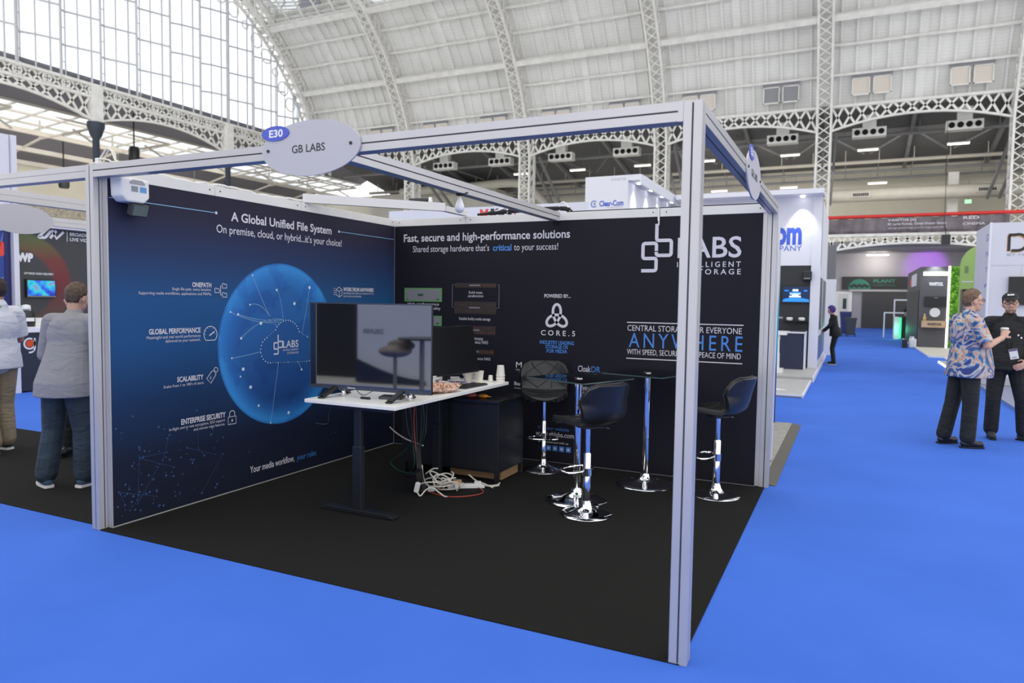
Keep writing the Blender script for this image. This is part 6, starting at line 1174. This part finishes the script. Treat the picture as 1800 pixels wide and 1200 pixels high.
BLKCLOTH = mat('black_cotton', (.010, .010, .011), .8, noise=.3, nscale=9); JEANS = mat('blue_denim', (.024, .040, .058), .8, noise=.35, nscale=7); KHAKI = mat('khaki_cotton', (.30, .24, .16), .8, noise=.12, nscale=7)
def wrinkle(m, strength, scale):
    nt = m.node_tree; b = nt.nodes['Principled BSDF']; tc = N(nt, 'ShaderNodeTexCoord'); mp = N(nt, 'ShaderNodeMapping'); mp.inputs['Scale'].default_value = (1, 1, 2.2); n = N(nt, 'ShaderNodeTexNoise', i_Scale=scale, i_Detail=2, i_Distortion=1.2); bp = N(nt, 'ShaderNodeBump', i_Strength=strength, i_Distance=.03)
    nt.links.new(tc.outputs['Object'], mp.inputs[0]); nt.links.new(mp.outputs[0], n.inputs['Vector']); nt.links.new(n.outputs['Fac'], bp.inputs['Height']); nt.links.new(bp.outputs[0], b.inputs['Normal']); return m
def aloha(nt):
    tc = N(nt, 'ShaderNodeTexCoord'); n = N(nt, 'ShaderNodeTexNoise', i_Scale=3.6, i_Detail=1.5, i_Distortion=2.4); nt.links.new(tc.outputs['Object'], n.inputs['Vector'])
    return ramp(nt, n.outputs['Fac'], [(0, (.02, .035, .14)), (.38, (.025, .045, .20)), (.42, (.08, .17, .40)), (.45, (.48, .46, .46)), (.485, (.52, .46, .40)), (.50, (.50, .16, .09)), (.52, (.52, .44, .38)), (.545, (.03, .17, .36)), (.60, (.035, .04, .18)), (.65, (.40, .33, .40))])
ALOHA = wrinkle(ramp_mat('swirling_blue_white_orange_print', .7, aloha), .35, 6)
for m_ in (BLKCLOTH, JEANS, KHAKI): wrinkle(m_, .5, 7)
GREYWOOL = wrinkle(mat('grey_wool', (.27, .265, .28), .85), .45, 5); POLO = wrinkle(mat('white_polo_cotton', (.66, .67, .73), .8), .45, 5)
def lanyard(t, g, s, m_, front, drop, card=None):
    n = g['nek']; b = MB(); P = [n+Vector((-.045, front, drop))*s, n+Vector((-.075, .075, -.10))*s, n+Vector((-.065, .01, .005))*s, n+Vector((0, -.07, .03))*s, n+Vector((.065, .01, .005))*s, n+Vector((.06, .08, -.10))*s, n+Vector((-.02, front, drop))*s]
    b.tube(smooth_path(P, 6), .0065*s, 6); return b.build('lanyard', m_, t, smooth=True)
# older man in the patterned shirt
def ex1(t, g, hp, Rh, s): lanyard(t, g, s, BLKCLOTH, .22, -.42)
HAIRB = mat('grey_brown_hair', (.14, .085, .05), .7, noise=.45, nscale=40, bump=.4)
person('grey-haired man in a swirling blue patterned shirt holding a takeaway cup', (1.86, 6.60, 0), math.radians(-66), 1.82, J=dict(pel=(0, -.03, .96), che=(0, -.05, 1.30), nek=(0, -.035, 1.505), shR=(.19, -.05, 1.44), shL=(-.19, -.05, 1.44), elR=(.265, .035, 1.165), wrR=(.17, .255, 1.255), elL=(-.27, .01, 1.15), wrL=(-.235, .17, .92), hiR=(.092, -.03, .92), hiL=(-.092, -.03, .92), knR=(.11, -.02, .50), anR=(.12, -.04, .085), knL=(-.11, -.09, .50), anL=(-.13, -.16, .085)),
       top=ALOHA, trousers=BLKCLOTH, hair=HAIRB, belly=.10, wide=1.0, glasses=True, head=(math.radians(-4), 0, 0), headoff=(0, .02, 0), hands=dict(R=dict(d=(-.25, .55, .75), pn=(-.75, .3, -.45), curl=.95, flip=-1), L=dict(d=(0, .25, -1), pn=(1, .2, 0))), foot=(math.radians(-6), math.radians(8)), voxel=.008, hem=.80, loose=.012, extra=ex1)
t = thing('takeaway_cup', 'pale brown takeaway cup with white lid in the older man hand', 'cup', (2.198, 6.62, 1.287), .2); b = MB(); b.lathe([(.031, 0), (.040, .088), (.038, .092)], n=22); b.build('cup_body', mat('kraft_cup', (.50, .36, .28), .6), t, smooth=True); b = MB(); b.lathe([(.042, .0925), (.043, .100), (.037, .102), (.035, .112), (.01, .113)], n=22); b.build('cup_lid', WHITEPLASTIC, t, smooth=True)
# younger man in black with the cap
def ex2(t, g, hp, Rh, s):
    b = MB(); tmp = MB(); tmp.ell((0, 0, 0), (1, 1, 1), nu=26, nv=18); keep = [f for f in tmp.f if (sum((Vector(tmp.v[i]) for i in f), Vector())/len(f)).z > -.02]
    b.add([hp(v[0]*.088, -.010+v[1]*.108, .060+v[2]*.080) for v in tmp.v], keep); c = b.build('cap', BLKCLOTH, t, smooth=True, solid=.006)
    b = MB(); n = 12; top_ = [hp(.08*math.cos(PI*k/n), .07+.095*math.sin(PI*k/n), .066-.018*math.sin(PI*k/n)-.012*abs(math.cos(PI*k/n))) for k in range(n+1)]; inn = [hp(.08*math.cos(PI*k/n), .045+.05*math.sin(PI*k/n), .070) for k in range(n+1)]
    b.add(top_+inn, [(k, k+1, n+2+k, n+1+k) for k in range(n)]); b.build('visor', BLKCLOTH, c, smooth=True, solid=.004)
    b = MB(); O_, U_, V_ = hp(0, .0935, .098), Rh @ Vector((-1, 0, 0)), Rh @ Vector((0, -.30, .95))
    for k, (a0, a1) in enumerate(((-.034, -.018), (-.015, -.004), (-.001, .012), (.015, .033))): rect(b, a0*s, a1*s, .001*(k % 2), .020-.002*(k % 2), O_, U_, V_)
    b.build('cap_patch', PRINTW2, c)
    b = MB(); b.ell(hp(0, .036, -.078), (.0565*s, .0585*s, .046*s), Rh); b.cap(hp(-.024, .088, -.047), hp(.024, .088, -.047), .008*s, .008*s, 8); b.build('beard', mat('stubble', (.25, .145, .105), .8, noise=.3, nscale=60), t, smooth=True)
    lanyard(t, g, s, BLKCLOTH, .20, -.38)
    cc = g['nek']+Vector((-.06, .205, -.44))*s; R_ = Matrix.Rotation(.22, 3, 'Y'); b = MB(); b.rbox(cc, (.085, .004, .125), R_); bd = b.build('badge', WHITEPLASTIC, t); b = MB(); b.rbox(cc+R_ @ Vector((0, .003, .048)), (.08, .003, .028), R_); b.build('badge_header', mat('violet_grey_print', (.12, .10, .2), .5), bd); b = MB(); b.rbox(cc+R_ @ Vector((0, .003, -.04)), (.05, .003, .008), R_); b.build('badge_text', GREYP, bd)
    for x, z in ((-.095, -.22), (-.125, -.25)): b = MB(); b.ell(g['nek']+Vector((x, .135, z))*s, (.010, .004, .012)); b.build('pin', WHITEPLASTIC, t, smooth=True)
    b = MB(); b.tube([g['pel']+Vector((.178*math.cos(a), .138*math.sin(a), .085))*s for a in [2*PI*k/24 for k in range(24)]], .013, 6, closed=True); bl = b.build('belt', BLACKLEATHER, t, smooth=True); b = MB(); b.box(-.03, .03, .142*s, .155*s, g['pel'].z+.065*s, g['pel'].z+.105*s); b.build('buckle', mat('dull_steel', (.3, .3, .3), .35, 1), bl)
    # open jacket fronts and collar
    b = MB()
    for x in (-1, 1): b.poly([(x*.05, .02), (x*.105, -.02), (x*.13, -.14), (x*.085, -.16)][::x], .010, g['nek']+Vector((0, .105, 0)), (1, 0, 0), (0, .25, 1), (0, 1, 0))
    b.build('jacket_collar', mat('faded_black_cotton', (.018, .018, .020), .85), t)
person('bearded man in black cap and black jacket with a white badge', (2.36, 7.34, 0), math.radians(170), 1.80, J=dict(shR=(.20, 0, 1.43), shL=(-.20, 0, 1.43), elR=(.27, -.03, 1.15), wrR=(.25, .06, .92), elL=(-.285, -.02, 1.16), wrL=(-.21, .19, .96), knR=(.12, .05, .50), anR=(.13, .0, .085), knL=(-.17, .02, .50), anL=(-.20, -.05, .085)),
       top=BLKCLOTH, top_name='jacket', sleeve='long', trousers=BLKCLOTH, hair=mat('dark_brown_hair', (.03, .02, .015), .7), hairstyle='crop', head=(math.radians(4), 0, math.radians(3)), glasses=True, hands=dict(L=dict(d=(.75, .35, -.4), pn=(.2, -.9, 0), curl=.5)), foot=(math.radians(12), math.radians(62)), shoe=mat('black_trainers', (.03, .029, .028), .6), loose=.012, extra=ex2)
# woman in black touching the stand wall
person('woman in black with purple hair reaching to the white stand wall', (.20, 18.1, 0), math.radians(88), 1.60, J=dict(che=(0, .03, 1.29), nek=(0, .06, 1.49), elR=(.21, .12, 1.18), wrR=(.13, .27, 1.02), elL=(-.21, .12, 1.18), wrL=(-.13, .28, 1.04), pel=(0, -.06, .96), hiR=(.09, -.05, .92), hiL=(-.09, -.05, .92)), top=BLKCLOTH, top_name='black_top', sleeve='long', trousers=BLKCLOTH, hair=mat('purple_hair', (.06, .02, .20), .6, noise=.3, nscale=30), hairstyle='bob', shoe=BLKCLOTH, sole=mat('cream_sole', (.6, .57, .5), .6), head=(0, math.radians(-12), 0), voxel=.011)
# man in the grey blazer, back to the viewer
def ex4(t, g, hp, Rh, s):
    b = MB(); b.tube([g['nek']+Vector((.062*math.cos(a), -.005+.058*math.sin(a), .012+.012*math.sin(a)))*s for a in [2*PI*k/20 for k in range(20)]], .013*s, 8, closed=True); b.build('shirt_collar', mat('pale_shirt', (.55, .52, .50), .8), t, smooth=True); b = MB(); b.tube([g['nek']+Vector((.085*math.cos(a), -.02+.07*math.sin(a), -.018))*s for a in [PI*(1.05+k/16*.9) for k in range(17)]], .016*s, 8); b.build('blazer_collar', mat('dark_grey_collar', (.06, .06, .065), .85), t, smooth=True)
    b = MB(); b.tube([Vector((0, g['pel'].y-.146*s, hem_) )*1 for hem_ in (.80*s, .96*s)], .004, 5); b.build('back_vent', mat('seam_grey', (.12, .12, .125), .9), t)
CANVAS = mat('blue_canvas_shoe', (.05, .09, .15), .7, noise=.2, nscale=20)
person('man in grey blazer and jeans seen from behind beside the left post', (-5.33, .61, .006), math.radians(18), 1.735, J=dict(che=(0, .07, 1.29), nek=(-.01, .13, 1.475), shL=(-.205, .10, 1.42), shR=(.205, .10, 1.42), elL=(-.27, .10, 1.13), wrL=(-.20, .34, 1.08), elR=(.28, .14, 1.14), wrR=(.17, .38, 1.10), knL=(-.14, .02, .50), anL=(-.15, -.06, .085), knR=(.14, .03, .50), anR=(.15, .02, .085), pel=(0, -.03, .95)), top=GREYWOOL, top_name='blazer', sleeve='long', trousers=JEANS, shoe=CANVAS, sole=WHITEPLASTIC, hair=mat('brown_cropped_hair', (.10, .065, .042), .75, noise=.45, nscale=45, bump=.4), hairstyle='short', head=(0, math.radians(-14), 0), headoff=(0, .01, 0), foot=(math.radians(-10), math.radians(58)), hem=.79, loose=.016, wide=1.04, extra=ex4)
# man in the white polo at the left edge
def ex5(t, g, hp, Rh, s):
    b = MB(); b.tube([g['nek']+Vector((.068*math.cos(a), -.002+.064*math.sin(a), .008))*s for a in [2*PI*k/20 for k in range(20)]], .014*s, 8, closed=True); c = b.build('polo_collar', POLO, t, smooth=True); b = MB(); b.tube([g['nek']+Vector((.086*math.cos(a), -.03+.06*math.sin(a), -.006))*s for a in [PI*(1.15+k/8*.25) for k in range(9)]], .006*s, 6); b.build('green_trim', mat('green_trim', (.10, .35, .12), .6), c, smooth=True)
person('man in white polo shirt and khaki trousers at the left edge', (-7.22, 1.10, .006), math.radians(96), 1.77, J=dict(nek=(0, -.055, 1.5), che=(0, -.03, 1.3), shL=(-.185, -.05, 1.42), shR=(.185, -.05, 1.42), elL=(-.26, -.07, 1.16), wrL=(-.22, .17, 1.14), elR=(.25, .0, 1.15), wrR=(.2, .2, 1.1), knL=(-.11, .02, .50), anL=(-.11, -.06, .085), anR=(.12, .06, .085), knR=(.11, .06, .5)), skin=SKIN2, top=POLO, top_name='polo_shirt', trousers=KHAKI, shoe=mat('black_sports_shoe', (.02, .02, .022), .6), sole=mat('white_sole', (.72, .72, .72), .6), hair=mat('dark_hair', (.03, .022, .018), .7, noise=.4, nscale=40), hem=.86, loose=.02, belly=.03, wide=1.05, extra=ex5, voxel=.009)
# dark-clothed visitor mostly hidden behind the blazer man
person('visitor in black mostly hidden behind the man in the grey blazer', (-6.36, 1.37, .006), math.radians(205), 1.70, top=BLKCLOTH, top_name='black_top', sleeve='long', trousers=BLKCLOTH, hair=mat('mid_brown_hair', (.11, .075, .05), .7, noise=.4, nscale=40), hairstyle='bob', voxel=.011)
